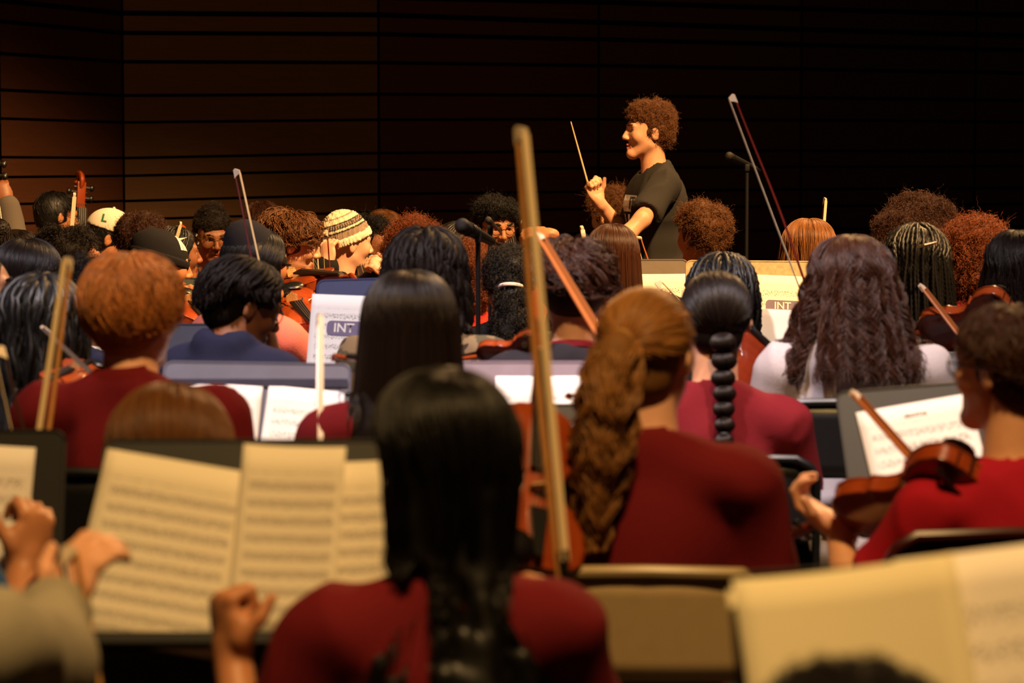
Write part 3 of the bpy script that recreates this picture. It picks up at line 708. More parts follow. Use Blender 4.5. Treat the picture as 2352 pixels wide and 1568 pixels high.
def bow(label, frog, tip, hairdir, stick='orange', s=1., hair=(214, 190, 150), wide=1., group=None):
    key = (stick, hair, wide)
    if key not in BOW:
        sm = mat('bow_stick_' + stick, STICKS[stick], .32, var=.2, scale=30, coat=.4); hm = mat('bow_hair%d' % hair[0], hair, .6, var=.12, scale=300, stretch=(8, .1, 8)); eb = mat('ebony', (18, 15, 14), .35)
        b = MB(); ys = np.linspace(0, .735, 14); b.tube([(0, y, .004 * cos(y / .735 * 2 * pi) - .004 + (.003 if y < .05 else 0)) for y in ys], [(.0043 - .0016 * y / .735) * wide for y in ys], 8); M1 = b.mesh('stick', sm, True)
        b = MB(); b.prism([(.715, -.003), (.742, -.002), (.746, .004), (.738, .020), (.728, .020), (.722, .006)], -.003 * wide, .003 * wide, Matrix(((0, 0, 1, 0), (1, 0, 0, 0), (0, 1, 0, 0), (0, 0, 0, 1)))); M2 = b.mesh('tip', mat('bow_tip_ivory', (210, 190, 165), .4))
        b = MB(); b.box((0, .385, .0195), (.009 * wide, .69, .0014)); M3 = b.mesh('hair_ribbon', hm)
        b = MB(); b.box((0, .035, .013), (.010, .045, .017), None, .002); M4 = b.mesh('frog', eb)
        b = MB(); b.tube([(0, -.012, 0), (0, 0, 0)], .0042, 8); b.tube([(0, .06, 0), (0, .11, 0)], .0052, 8); M5 = b.mesh('screw_and_grip', mat('bow_silver', (150, 140, 120), .35, metal=.7), True)
        BOW[key] = (M1, M2, M3, M4, M5)
    frog, tip = Vector(at3(frog)), Vector(at3(tip)); y = (tip - frog).normalized(); n = Vector(hairdir); z = (n - y * n.dot(y)).normalized()
    r = empty('bow', label, 'bow', group=group); r.matrix_world = frame3(y.cross(z), y, z, tip - y * .74 * s) @ Matrix.Diagonal((s, s, s, 1))
    for nm, me in zip(('stick', 'tip', 'bow_hair', 'frog', 'grip'), BOW[key]): obj(nm, me, r)
    return r

def rrect(w_, h_, r, n=4):
    P = []
    for cx, cy, a0 in ((w_ / 2 - r, h_ / 2 - r, 0), (-w_ / 2 + r, h_ / 2 - r, 90), (-w_ / 2 + r, -h_ / 2 + r, 180), (w_ / 2 - r, -h_ / 2 + r, 270)):
        for i in range(n + 1): a = rad(a0 + 90 * i / n); P.append((cx + r * cos(a), cy + r * sin(a)))
    return P
def stand(label, top, d, col=(26, 26, 28), yaw=0, tilt=26, roll=0, w_=.50, h_=.34, m=None, lipc=None):
    """music stand; top = pixel of the middle of the desk's top edge; the desk face looks at the camera for yaw 0"""
    m = m or mat('stand%d_%d_%d' % col, col, .5, var=.2, scale=20, spec=.4); T = at(top[0], top[1], d)
    R_ = Matrix.Rotation(rad(yaw), 3, 'Z') @ Matrix.Rotation(rad(-tilt), 3, 'X') @ Matrix.Rotation(rad(-roll), 3, 'Y')
    c = T - R_ @ Vector((0, 0, h_ / 2))
    root = empty('music_stand', label, 'music stand', (c.x, c.y, 0)); inv = Matrix.Translation((-c.x, -c.y, 0))
    M = inv @ Matrix.Translation(c) @ R_.to_4x4(); Mx = M @ Matrix(((1, 0, 0, 0), (0, 0, 1, 0), (0, 1, 0, 0), (0, 0, 0, 1)))
    b = MB(); b.prism(rrect(w_, h_, .02), -.001, .0015, Mx); b.build('desk', m, root, smooth=False)
    b = MB()
    ring = [Mx @ Vector((x, y, 0)) for x, y in rrect(w_, h_, .02)]; b.tube(ring + ring[:1], .0035, 6, cap=False); b.build('desk_rim', m, root)
    b = MB(); b.box(M @ Vector((0, -.03, -h_ / 2 + .002)), (w_ * .98, .06, .002), R_); b.box(M @ Vector((0, -.059, -h_ / 2 + .010)), (w_ * .98, .002, .016), R_); b.build('lip', m, root, smooth=False)
    q = M @ Vector((0, .03, -.05)); b = MB(); b.tube([M @ Vector((0, .002, -.04)), q], .014, 8); b.box(M @ Vector((0, .006, -.04)), (.10, .01, .05), R_); b.build('bracket', m, root)
    b = MB(); b.tube([q, (q.x, q.y, .55)], .008, 8); b.build('inner_post', mat('chrome', (150, 150, 155), .25, metal=1), root); b = MB(); b.tube([(q.x, q.y, .60), (q.x, q.y, .06)], .0125, 10); b.build('outer_post', m, root)
    for k in range(3):
        a = rad(90 + 120 * k); b = MB(); b.tube([(q.x, q.y, .10), (q.x + .12 * cos(a), q.y + .12 * sin(a), .07), (q.x + .25 * cos(a), q.y + .25 * sin(a), .012)], .010, 6); b.build('leg', m, root)
    stand.root = root
    return Matrix.Translation((c.x, c.y, 0)) @ M      # x right, z up the desk, -y towards the reader

def paper_mat(name='paper', col=(236, 230, 220), staves=8, dens=.5, thick=.10, inkc=.02):
    key = name
    if key in MATS: return MATS[key]
    m = bpy.data.materials.new(name); m.use_nodes = True; nt = m.node_tree; L = nt.links; b = nt.nodes['Principled BSDF']; b.inputs['Roughness'].default_value = .75; b.inputs['Specular IOR Level'].default_value = .2
    uv = nt.nodes.new('ShaderNodeUVMap'); sx = nt.nodes.new('ShaderNodeSeparateXYZ'); L.new(uv.outputs[0], sx.inputs[0])
    def M(op, a, b_=None, c_=None):
        n = nt.nodes.new('ShaderNodeMath'); n.operation = op
        for i, v in enumerate((a, b_, c_)):
            if v is None: continue
            if isinstance(v, (int, float)): n.inputs[i].default_value = v
            else: L.new(v, n.inputs[i])
        return n.outputs[0]
    u, v = sx.outputs[0], sx.outputs[1]
    inu = M('MULTIPLY', M('GREATER_THAN', u, .08), M('LESS_THAN', u, .93)); inv = M('MULTIPLY', M('GREATER_THAN', v, .06), M('LESS_THAN', v, .86))
    f = M('FRACT', M('MULTIPLY', v, staves * 1.2)); band = M('MULTIPLY', M('GREATER_THAN', f, .30), M('LESS_THAN', f, .68))
    line = M('GREATER_THAN', M('FRACT', M('MULTIPLY', M('SUBTRACT', f, .30), 5 / .38)), 1 - thick * 1.6)
    nz = nt.nodes.new('ShaderNodeTexNoise'); nz.inputs['Scale'].default_value = 1; nz.inputs['Detail'].default_value = 0
    mp = nt.nodes.new('ShaderNodeMapping'); mp.inputs['Scale'].default_value = (70, staves * 9, 1); L.new(uv.outputs[0], mp.inputs[0]); L.new(mp.outputs[0], nz.inputs['Vector'])
    note = M('GREATER_THAN', nz.outputs[0], 1 - dens + .06); wide = M('MULTIPLY', M('GREATER_THAN', f, .22), M('LESS_THAN', f, .78))
    ink = M('MINIMUM', 1, M('ADD', M('MULTIPLY', band, line), M('MULTIPLY', wide, M('MULTIPLY', note, .85))))
    ink = M('MULTIPLY', ink, M('MULTIPLY', inu, inv))
    mx = nt.nodes.new('ShaderNodeMix'); mx.data_type = 'RGBA'; mx.inputs[6].default_value = (*srgb(col), 1); mx.inputs[7].default_value = (inkc, inkc * .9, inkc * .8, 1); L.new(ink, mx.inputs[0]); L.new(mx.outputs[2], b.inputs['Base Color'])
    MATS[key] = m; return m
def text_mesh(s_, size, name='printed_title', align='CENTER', bold=0.):
    cu = bpy.data.curves.new('t', 'FONT'); cu.body = s_; cu.size = size; cu.align_x = align; cu.align_y = 'CENTER'; cu.offset = bold; cu.resolution_u = 2
    o = bpy.data.objects.new('t', cu); COL.objects.link(o); dg = bpy.context.evaluated_depsgraph_get(); me = bpy.data.meshes.new_from_object(o.evaluated_get(dg)); bpy.data.objects.remove(o); bpy.data.curves.remove(cu); me.name = name
    return me
INK = lambda: mat('ink', (22, 20, 20), .8, var=.1)
def sheet(label, M, u, v, w_=.229, h_=.305, rot=0, curl=.006, m=None, off=.006, cat='sheet music', title=None, bubble=None, name='music_sheet', bend=0., group=None, sag=0., name_text=None):
    """paper on a desk: M desk matrix, (u, v) centre on the desk plane"""
    nx, ny = 10, 8; V, Q, UV = [], [], []
    cr, sr = cos(rad(rot)), sin(rad(rot)); rr = random.Random(len(bpy.data.objects))
    p1, p2 = rr.uniform(0, 6), rr.uniform(0, 6)
    def pos(a, b, e=0):
        x = (a - .5) * w_; z = (b - .5) * h_
        y = -off - curl * (sin(a * 3.1 + p1) + sin(b * 2.5 + p2) + 2) * .5 - bend * (2 * a - 1) ** 2 - sag * b * b - e
        return Vector((u + x * cr - z * sr, y, v + x * sr + z * cr))
    for j in range(ny + 1):
        for i in range(nx + 1): V.append(pos(i / nx, j / ny)); UV.append((i / nx, j / ny))
    base = pos(.5, 0)
    k = nx + 1; n0 = len(V)
    for j in range(ny + 1):
        for i in range(nx + 1): q = pos(i / nx, j / ny); V.append(q + Vector((0, .0006, 0)))
    for j in range(ny):
        for i in range(nx): a = j * k + i; Q.append((a, a + 1, a + k + 1, a + k)); Q.append((n0 + a, n0 + a + k, n0 + a + k + 1, n0 + a + 1))
    edge = [i for i in range(k)] + [j * k + nx for j in range(1, ny + 1)] + [ny * k + i for i in range(nx - 1, -1, -1)] + [j * k for j in range(ny - 1, 0, -1)]
    for a, b_ in zip(edge, edge[1:] + edge[:1]): Q.append((b_, a, a + n0, b_ + n0))
    W = M @ base; me = arr_mesh(name, [M @ q - W for q in V], [Q], [m or paper_mat()])
    uvl = me.uv_layers.new(name='UVMap'); vi = np.empty(len(me.loops), np.int32); me.loops.foreach_get('vertex_index', vi); UVA = np.array(UV + UV, np.float32); uvl.data.foreach_set('uv', UVA[vi].ravel())
    o = bpy.data.objects.new(name, me); link(o, label=label, category=cat, group=group); o.location = W
    def put(tm, a, b, nm, mt, e):
        for vtx in tm.vertices: vtx.co = (M @ pos(a + vtx.co.x / w_, b + vtx.co.y / h_, e)) - W
        tm.materials.clear(); tm.materials.append(mt); obj(nm, tm, o)
    if title: put(text_mesh(title[0], title[1], bold=.0003), title[2], title[3], 'printed_title', INK(), .0006)
    if bubble:
        txt, a, b, bw, bh, col = bubble
        bm_ = MB(); P = rrect(bw, bh, bh * .3, 4); vs_ = [bm_.bm.verts.new((x, y, 0)) for x, y in P]; bm_.bm.faces.new(vs_); tm = bm_.mesh('label_patch')
        put(tm, a, b, 'label_patch', mat('label_patch%d' % col[0], col, .7), .0012)
        put(text_mesh(txt, bh * .85, align='LEFT', bold=.0006), a - bw * .33 / w_, b, 'label_lettering', mat('label_white', (236, 226, 214), .7), .0020)
    return o
CH = {}
def chair(label, x, y, rz, col=(20, 20, 22), group=None, top=.80):
    """steel folding chair; sitter faces local +y"""
    key = (col, top)
    m = mat('chair%d_%d_%d' % col, col, .38, var=.08, scale=30, spec=.5)
    if key not in CH:
        b = MB(); P = [(-.20, -.19, 0.0), (-.20, -.19, .2)]; L_ = []
        W2 = .215; arc = [(-W2, .155 - .19, .02), (-W2, -.16, .50), (-W2, -.215, top - .05), (-W2 + .015, -.225, top - .02), (-W2 + .05, -.228, top), (0, -.236, top + .004), (W2 - .05, -.228, top), (W2 - .015, -.225, top - .02), (W2, -.215, top - .05), (W2, -.16, .50), (W2, .155 - .19, .02)]
        arc[0] = (-W2, .19, .012); arc[-1] = (W2, .19, .012); b.tube(arc, .011, 8); f_ = b.mesh('frame', m, True)
        b = MB(); V = []; nx = 12; nz = 5
        for e in (0, .006):
            for j in range(nz + 1):
                for i in range(nx + 1):
                    xx = -W2 + .01 + (2 * W2 - .02) * i / nx; zz = top - .19 + (.185) * j / nz; c_ = 1 - (2 * i / nx - 1) ** 2; zz -= (.03 * (2 * abs(i / nx - .5)) ** 6 if j == nz else 0)
                    V.append((xx, -.205 - .02 * c_ - .06 * (zz - top + .19) * .35 - e, zz))
        k = nx + 1; n0 = k * (nz + 1); Q = []
        for j in range(nz):
            for i in range(nx): a = j * k + i; Q += [(a, a + 1, a + k + 1, a + k), (n0 + a + k, n0 + a + k + 1, n0 + a + 1, n0 + a)]
        ed = list(range(k)) + [j * k + nx for j in range(1, nz + 1)] + [nz * k + i for i in range(nx - 1, -1, -1)] + [j * k for j in range(nz - 1, 0, -1)]
        for a, c_ in zip(ed, ed[1:] + ed[:1]): Q.append((a, a + n0, c_ + n0, c_))
        bk = arr_mesh('back_panel', V, [Q], [m])
        b = MB(); b.box((0, .01, .435), (.40, .40, .022), None, .009); st = b.mesh('seat', m, True)
        lg = []
        for q in (-1, 1): b = MB(); b.tube([(q * .195, .12, .43), (q * .195, -.22, .012)], .0105, 8); lg.append(b.mesh('rear_leg', m, True))
        b = MB(); b.tube([(-.195, -.13, .11), (.195, -.13, .11)], .008, 8); cb = b.mesh('cross_bar', m, True)
        CH[key] = (f_, bk, st, *lg, cb)
    r = empty('folding_chair', label, 'chair', (x, y, 0), rz, group)
    for nm, me in zip(('frame', 'back_panel', 'seat', 'rear_leg', 'rear_leg', 'cross_bar'), CH[key]): obj(nm, me, r)
    return r
def mic(label, head, tail, d, base_px, lbl2, boom=None, dcol=(24, 24, 25), d2=None, grille=.026):
    """microphone (thing) + its floor stand (thing)"""
    a, b_ = Vector(at(head[0], head[1], d)), Vector(at(tail[0], tail[1], d2 or d)); u = (b_ - a).normalized(); L_ = (b_ - a).length
    bk = mat('mic_black', dcol, .42, var=.1, spec=.5); gr = mat('mic_grille', (52, 48, 46), .5, metal=.7, scale=400, bump=.8, var=.3)
    r = empty('microphone', label, 'microphone', a); z = Vector()
    m = MB(); m.ball(u * grille * .9, (grille * .95,) * 3, 3); m.tube([u * grille, u * grille * 1.9], [grille * .95, grille * .84], 14); m.build('grille', gr, r)
    m = MB(); m.tube([u * grille * 1.85, u * grille * 2.2], grille * .92, 14); m.build('grille_ring', mat('mic_ring', (60, 56, 52), .3, metal=.8), r)
    m = MB(); m.tube([u * grille * 2.1, u * L_ * .97, u * L_], [grille * .80, grille * .52, grille * .45], 14); m.build('handle', bk, r)
    m = MB(); m.tube([u * L_, u * (L_ + .03)], [grille * .3, grille * .28], 10); m.build('plug', mat('chrome', (150, 150, 155), .25, metal=1), r)
    return r, a, u, L_
# ------------------------------------------------------------------ the hall
SEAM = [(-420, 12.6), (0, 14.0), (283, 15.2), (870, 15.9), (1375, 16.9), (1840, 17.7), (2240, 18.4), (2800, 19.3)]
ROWS = [(-45, -12, -5, 6, 21, 33), (2, 31, 35, 52, 68, 80), (50, 77, 80, 92, 104, 114), (123, 142, 144, 151, 159, 166), (207, 220, 217, 220, 225, 230), (272, 281, 275, 274, 276, 279),
        (361, 363, 351.5, 347, 346, 347), (407, 404, 390, 386, 383, 382), (470, 462, 446, 440, 435, 432), (516, 505, 487, 480, 474, 470), (580, 566, 545, 536, 528, 522), (660, 640, 618, 606, 596, 588)]
ROWS = [(-190, -150, -140, -118, -98, -80), (-110, -75, -66, -50, -30, -16)] + ROWS + [(740, 715, 690, 676, 664, 654), (830, 800, 770, 754, 740, 728), (930, 895, 860, 842, 826, 812)]
def ext(r): return [r[0] + (r[0] - r[1]) * 1.4] + list(r) + [r[5] + (r[5] - r[4]) * 1.4]
ROWS = [ext(r) for r in ROWS]
wood = [mat('wall_wood_%d' % i, c_, .62, var=.22, scale=7, stretch=(1, 1, 14), spec=.25) for i, c_ in enumerate(((80, 46, 26), (88, 60, 32), (74, 42, 26), (66, 40, 26), (60, 38, 26)))]
dark = mat('wall_backing', (14, 10, 8), .9)
def wall_pt(i, y): return at(SEAM[i][0], y, SEAM[i][1])
for nm, rng_ in (('wall_left', range(0, 2)), ('wall_back', range(2, 7))):
    i0, i1 = rng_[0], rng_[-1] + 1; V, Q = [], []
    for i in range(i0, i1 + 1):
        for y in (-320, 1500):
            p = wall_pt(i, y); p.y = wall_pt(i, 305).y + .06; p.z = 4.2 if y < 0 else 0; V.append(p)
    V += [v + Vector((0, .15, 0)) for v in V]; n = len(V) // 2
    for k in range(i1 - i0): a = 2 * k; Q += [(a, a + 1, a + 3, a + 2), (n + a, n + a + 2, n + a + 3, n + a + 1), (a, a + 2, n + a + 2, n + a), (a + 1, n + a + 1, n + a + 3, a + 3)]
    Q += [(0, n, n + 1, 1), (n - 2, n - 1, 2 * n - 1, 2 * n - 2)]
    wo = obj(nm, arr_mesh(nm, V, [Q], [dark], False), None, kind='structure', label='dark wooden acoustic wall of long horizontal panels' + (' turning towards the viewer at the side' if nm == 'wall_left' else ' behind the conductor'))
    for i in rng_:
        for r in range(len(ROWS) - 1):
            q = []
            for (j, e) in ((i, 3), (i + 1, -3)):
                for yy, g in ((ROWS[r][j], 1), (ROWS[r + 1][j], -1)):
                    gap = (6.0 if r < 4 else 4.2 if r < 6 else 3.2) * g
                    p = at(SEAM[j][0] + e, yy + gap, SEAM[j][1]); p.y = wall_pt(j, 305).y; q.append(p)
            a, b, c_, d_ = q; o = (a + c_) / 2; P = [a, b, d_, c_]; back = Vector((0, .05, 0)); V = [p - o for p in P] + [p - o + back for p in P]
            FQ = [(0, 1, 2, 3), (7, 6, 5, 4), (0, 4, 5, 1), (1, 5, 6, 2), (2, 6, 7, 3), (3, 7, 4, 0)]
            k = obj('panel', arr_mesh('panel', V, [FQ], [wood[(0, 0, 1, 2, 3, 4, 4)[i]]], False), wo); k.location = o
b = MB(); b.box((0, 9.5, -.05), (16, 24, .1)); b.build('floor', mat('stage_floor', (46, 32, 22), .45, var=.3, scale=5, stretch=(1, 12, 1)), None, False, kind='structure', label='dark wooden stage floor under the players')
def hair_bun(c, col, ce, r):
    f = Field(c.H - .25, c.H + .28, .007); p = H2L(c, V3(*ce)[None])[0]; f.ell(p, r * c.hs, None, .01); o = obj('hair_bun', f.mesh('hair_bun', [hcap(col)], .01), c.root)
    rg = c.rng; n = 500; u = unit_rows(rg.normal(size=(n, 3))); v = unit_rows(np.cross(u, rg.normal(size=(n, 3)))); t = np.linspace(0, 1.6, 8)[None, :, None]
    curves('hair_strands', p + (u[:, None] * np.cos(t) + v[:, None] * np.sin(t)) * r * c.hs * rg.uniform(.98, 1.1, (n, 1, 1)), .001, hstr(col), o, .8)
    return True
def emblem_beanie(c):
    o = beanie_mesh(c, cloth('beanie_black', (24, 23, 28)), .022, (.094, .112, .098), slouch=((0, -.04, .08), (.075, .08, .055)))
    W = lambda v: np.array(c.Rh @ V3(*v)); m = mat('emblem_white', (226, 216, 214), .8)
    for t, dx, dy, s in (('N', 0, 0, .062), ('Y', 0, .002, .068)):
        decal(c, text_mesh(t, s, bold=.004), o, H2L(c, V3(.03, .055 + dx, .088 + dy)[None])[0], W((-.55, .83, 0)), W((0, 0, 1)), W((.83, .55, .2)), 'emblem', m, .002, o)
def stripe_beanie(c):
    ms = [cloth('knit_cream', (226, 208, 178)), cloth('knit_dark', (58, 52, 50)), cloth('knit_taupe', (150, 130, 112)), cloth('knit_white', (240, 226, 200))]
    def mi(c, R2, p):
        def f(cn):
            l = (cn - p) @ R2; z = l[:, 2]; a = np.arctan2(l[:, 0], l[:, 1]); r = np.zeros(len(z))
            r[(z > .026) & (z < .056)] = 2; r[(z > .056) & (z < .063)] = 1; r[(z > .063) & (z < .072)] = 0
            key = (z > .072) & (z < .096); r[key] = 2; edge = key & ((z < .0765) | (z > .0915) | ((np.floor(a * 14) % 2 == 0) & (z < .087)) | ((np.floor(a * 28) % 4 == 0))); r[edge] = 1
            r[(z > .096) & (z < .102)] = 0; r[(z > .113) & (z < .118)] = 2
            return r
        return f
    s = c.hs; ce = (0, -.016, .03); R2 = c.Rh @ Rx(.42); f = Field(c.H - .24, c.H + .26, .0042)
    f.ell(H2L(c, V3(*ce)), V3(.094, .114, .122) * s, R2, .01); p = H2L(c, V3(0, -.016, .012)[None])[0]; f.half(p, R2 @ V3(0, 0, -1), .004)
    K = np.random.RandomState(3).normal(size=(5, 3)) * 420
    me = f.mesh('beanie', ms, 0, disp=lambda q: .0012 * sum(np.sin(q @ k) for k in K), mi=mi(c, R2, p)); o = obj('beanie', me, c.root)
    g = Field(c.H - .24, c.H + .26, .0045); g.ell(H2L(c, V3(*ce)), V3(.100, .120, .128) * s, R2, 0); n = R2 @ V3(0, 0, -1); g.half(p - n * .030, -n, .008); g.half(p + n * .004, n, .006)
    obj('brim_fold', g.mesh('brim_fold', [ms[3]], 0, disp=lambda q: .0012 * sum(np.sin(q @ k) for k in K)), o)
camo_mat()
# ------------------------------------------------------------------ the players, front rows first
MAR = ('maroon', (104, 18, 26)); RED = ('red', (160, 18, 36)); BLK = ('black', (22, 21, 22)); NAVY = ('navy', (36, 37, 60))
PUP = lambda s: dict(w=s)
def right_of(v): return v
CAMERA_DIR = (0, -1, 0)
# foreground
person('person with long black hair in a maroon shirt, back turned, turning a page', (1012, 1045), 3.85, 24, 6, nod=-4, lean=4, sk='tan', shirt=MAR, hs=1.0, h=.007, sw=.158, nk=.178, torso_h=.01,
       hair=hair_long('black', .55, 2600, 16, (.004, .3), 30, -.10, te=100, vol=.013, dl=(.006, .018), front=80, jit=.1),
       L=dict(w=(535, 1515, 4.0), f=(-.18, .1, .95), n=(.75, .5, .1), curl=1.0, thumb=.8, pole=(-.1, -.3, -1)), R=dict(w=(1300, 1475, 4.1), f=(-.3, .5, .7), n=(-.8, 0, .1), curl=.8, pole=(.2, -.5, -1)))
person('brown-haired person bending low, only the crown of the head showing above a music stand', (390, 1058), 4.75, 6, nod=14, lean=14, sk='fair', shirt=MAR, hair=hair_long('brown', .12, 2200, 12, (0, .1), 0, .05, dl=(.008, .026), vol=.014), hs=1.02)
person('person in a grey knit sleeve reaching in from the picture edge to hold a page', (-250, 1000), 3.35, -28, -34, sk='fair', shirt=('greyknit', (150, 142, 122)), sleeve='long', hair=hair_long('darkbrown', .2, 400), h=.006, sw=.19,
       R=dict(w=(140, 1405, 3.8), f=(.45, .25, .85), n=(.45, .75, -.4), curl=.42, thumb=.15, pole=(.5, -.5, -1)))
person('person in a blue sleeve raising a bow, red string bracelet on the wrist', (-335, 890), 4.75, -15, -18, sk='tan', shirt=('blue', (40, 84, 140)), sleeve='short', hair=hair_long('blackbrown', .2, 300), h=.0065, sw=.185,
       R=dict(w=(55, 1300, 4.85), f=(.25, .2, .95), n=(-.6, .75, .2), curl=.72, pole=(.2, -.6, -1)),
       extra=lambda c: MB().tube([Vector(c.wr[1][0] + Vector(ring)) for ring in [tuple(np.array((cos(a), 0, sin(a))) @ np.array([[.03, 0, 0], [0, 1, 0], [0, .004, .012]]) + np.array((0, sin(a) * .022, 0))) for a in np.linspace(0, 2 * pi, 15)]], .003, 6, cap=False).build('bracelet', mat('bracelet', (150, 40, 30), .7), c.root) and None)
person('dark head of hair cut off at the bottom edge, in front of the open pages', (1955, 1882), 2.35, 0, lean=6, sk='brown', shirt=BLK, hair=hair_curly('blackbrown', [((0, -.015, .045), (.094, .108, .092))], 2500, amp=.004, ln=.012, rc=.004, frizz=0), hs=1.0)
# second row
person('person with a wavy blonde ponytail and a maroon shirt, seen from behind', (1488, 816), 5.0, -24, -4, nod=-2, lean=5, sk='pale', shirt=MAR, sw=.172, torso_h=.01,
       hair=hair_pony('blonde', T=(.0, -.112, .038), L=.36, rt=.036, n=2400, nt=1500, wave=(.010, .085), back=.055, tie=(160, 112, 56), swing=(-.035, .0), bulge=1.35, tip=.5, frizz=.0016, tl=20),
       L=dict(w=(1350, 1080, 5.35), pole=(-1, -.4, -.5)))
person('red-haired person with a short bowl cut in a maroon shirt', (308, 722), 5.7, -22, -8, lean=8, nk=.140, sk='pale', shirt=MAR, sw=.18, torso_h=.01, hair=hair_short('ginger', (.06, .12), 4200, 8, (.012, .030), back=132, side=104, rs=.0012, swirl=.2, capd=.006))
person('boy with glasses in a bright red shirt playing the violin', (2312, 850), 5.3, 46, 12, nk=.195, sk='fair', lean=6, shirt=RED, h=.006, sw=.18, torso_h=.01, brows='darkbrown', hair=hair_short('darkbrown', (.04, .07), 3400, 7, (.008, .024), back=124, side=94, rs=.0012, swirl=.2, capd=.005),
       extra=lambda c: glasses(c, wd=.026, ht=.02, rim=.0022), L=dict(w=(1925, 1215, 5.5), f=(-.75, .25, .55), n=(.35, -.25, .9), curl=.55, pole=(-.2, -.3, -1)), R=dict(w=(2200, 1120, 5.75), pole=(1, -.3, -.4)))
person('person with very long straight black hair in a maroon shirt', (940, 752), 6.0, 4, lean=6, sk='tan', shirt=MAR, hair=hair_long('blackbrown', .40, 3000, 16, (0, .1), 0, .10, dl=(.006, .022), vol=.013, rs=.0009, jit=.12, part=0.))
# third row
person('person with a bubble braid down the neck, maroon shirt', (1642, 735), 6.9, 6, -4, lean=6, nk=.182, sk='fair', shirt=MAR, hair=hair_bubble('blackbrown', T=(0, -.104, -.048)), torso_h=.01,
       extra=lambda c: MB().tube([Vector(c.S + V3(.058 * cos(a), .006 + .052 * sin(a), .022 + .02 * sin(a))) for a in np.linspace(0, 2 * pi, 21)], .003, 6, cap=False).build('necklace', mat('necklace', (20, 18, 20), .4), c.root) and None,
       L=dict(w=(1520, 860, 7.4), pole=(-.6, -.3, -1)))
person('person with long wavy brown hair over a white hoodie', (1955, 648), 7.3, -4, lean=8, sk='fair', shirt=('white', (178, 168, 170)), sleeve='long', hood=True, sw=.195, torso_h=.01,
       hair=hair_long('darkbrown', .255, 4600, 26, (.017, .12), 42, .31, dl=(.006, .021), vol=.009, rs=.0009, jit=.7, gl=.6))
person('boy with short tousled dark hair in a black hoodie over a maroon collar', (1318, 666), 7.15, -3, lean=4, sk='pale', shirt=('blackhood', (38, 34, 40)), sleeve='long', torso_h=.01,
       hair=hair_short('darkbrown', (.04, .075), 3200, 8, (.012, .036), back=104, side=84, wave=.006, rs=.0015, swirl=1.2, lift=.012, tuft=140, capd=.012),
       extra=lambda c: MB().tube([Vector(c.S + V3(.066 * cos(a), .004 + .058 * sin(a), .012 - .018 * sin(a))) for a in np.linspace(0, 2 * pi, 25)], .013, 8, cap=False).build('collar', cloth(*MAR), c.root) and None)
person('person with thick shoulder-length locs in a camouflage jacket', (978, 632), 7.6, -4, lean=6, sk='dark', shirt=('camo', (112, 96, 74)), sleeve='long', hair=hair_braids('blackbrown', .20, 62, .0105, 26, .05, bump=.14, dl=(.012, .034), wave=(.008, .12), sides=7))
person('person in a navy shirt with short twisted hair and glasses, hand to the mouth', (556, 705), 7.3, -62, -30, nod=22, lean=16, nk=.105, sk='brown', shirt=NAVY, h=.006, sw=.152, hair=hair_braids('blackbrown', .028, 150, .0058, 12, .1, te=112, tside=78, bump=.2, dl=(.010, .028), wave=(.006, .06), front=118, th0=(2, 66), jit=.4), collar=True, trous=(30, 30, 40),
       extra=lambda c: glasses(c), R=dict(w=(628, 830, 7.45), f=(-.15, .1, 1), n=(-.9, .2, .2), curl=.75, pole=(.6, -.2, -1)))
person('person with long dark locs in black clothes by the picture edge', (98, 745), 7.0, -12, lean=8, sk='dark', shirt=BLK, hair=hair_braids('black', .34, 62, .009, 30, .06, bump=.14, dl=(.010, .030), wave=(.008, .16), sides=7))
person('person in a white collar half hidden behind the red-haired person', (205, 698), 8.45, -35, lean=8, sk='brown', shirt=NAVY, collar=True, hair=hair_curly('blackbrown', [((0, -.02, .045), (.092, .108, .092))], 1500),
       extra=lambda c: MB().tube([Vector(c.S + V3(.062 * cos(a), .004 + .056 * sin(a), .02 - .012 * sin(a))) for a in np.linspace(0, 2 * pi, 25)], .018, 8, cap=False).build('collar', cloth('cream', (226, 214, 190)), c.root) and None)
# fourth row
person('person with chin-length black box braids in front of the paint-splashed stand', (1658, 675), 8.6, 0, sk='dark', shirt=BLK, R=dict(w=(1896, 765, 8.35), f=(.1, .3, .9), n=(-1, 0, 0), curl=.9, pole=(.3, -.3, -1)), hair=hair_braids('black', .16, 70, .0075, 34, .07, bump=.2, dl=(.010, .030), wave=(.006, .12)))
person('face in profile cut by the picture edge, above a violin', (-58, 672), 7.8, -82, sk='tan', h=.006, shirt=BLK, hair=hair_long('black', .1, 500), hs=1.05)
person('person with a black beanie and coral pink hoodie', (592, 612), 9.3, -48, -40, sk='tan', h=.0065, shirt=('coral', (222, 120, 100)), sleeve='long', hair=hair_long('black', .22, 900, fan=.02, front=105), hood=True,
       extra=lambda c: beanie_mesh(c, cloth('beanie_black', (24, 23, 28)), .02, (.096, .112, .104), slouch=((0, -.05, .10), (.07, .07, .06))), R=dict(w=(705, 800, 9.5), pole=(.6, -.6, -.8)), L=dict(w=(646, 895, 8.88), f=(-.1, .2, .9), n=(1, 0, 0), curl=.9, pole=(-.5, -.3, -1)))
person('person with box braids held by a silver hair clip', (2106, 602), 9.2, -8, sk='dark', shirt=MAR, hair=hair_braids('black', .40, 76, .0068, 60, .13, bump=.24, dl=(.010, .030), wave=(.003, .3)),
       extra=lambda c: (lambda m: (MB().tube([Vector(c.w2l(at(2108, 568, 9.0))), Vector(c.w2l(at(2124, 563, 8.98))), Vector(c.w2l(at(2152, 556, 8.98)))], [.004, .006, .004], 8).build('hair_clip', m, c.root), None)[1])(mat('clip_silver', (210, 190, 150), .2, metal=.9)))
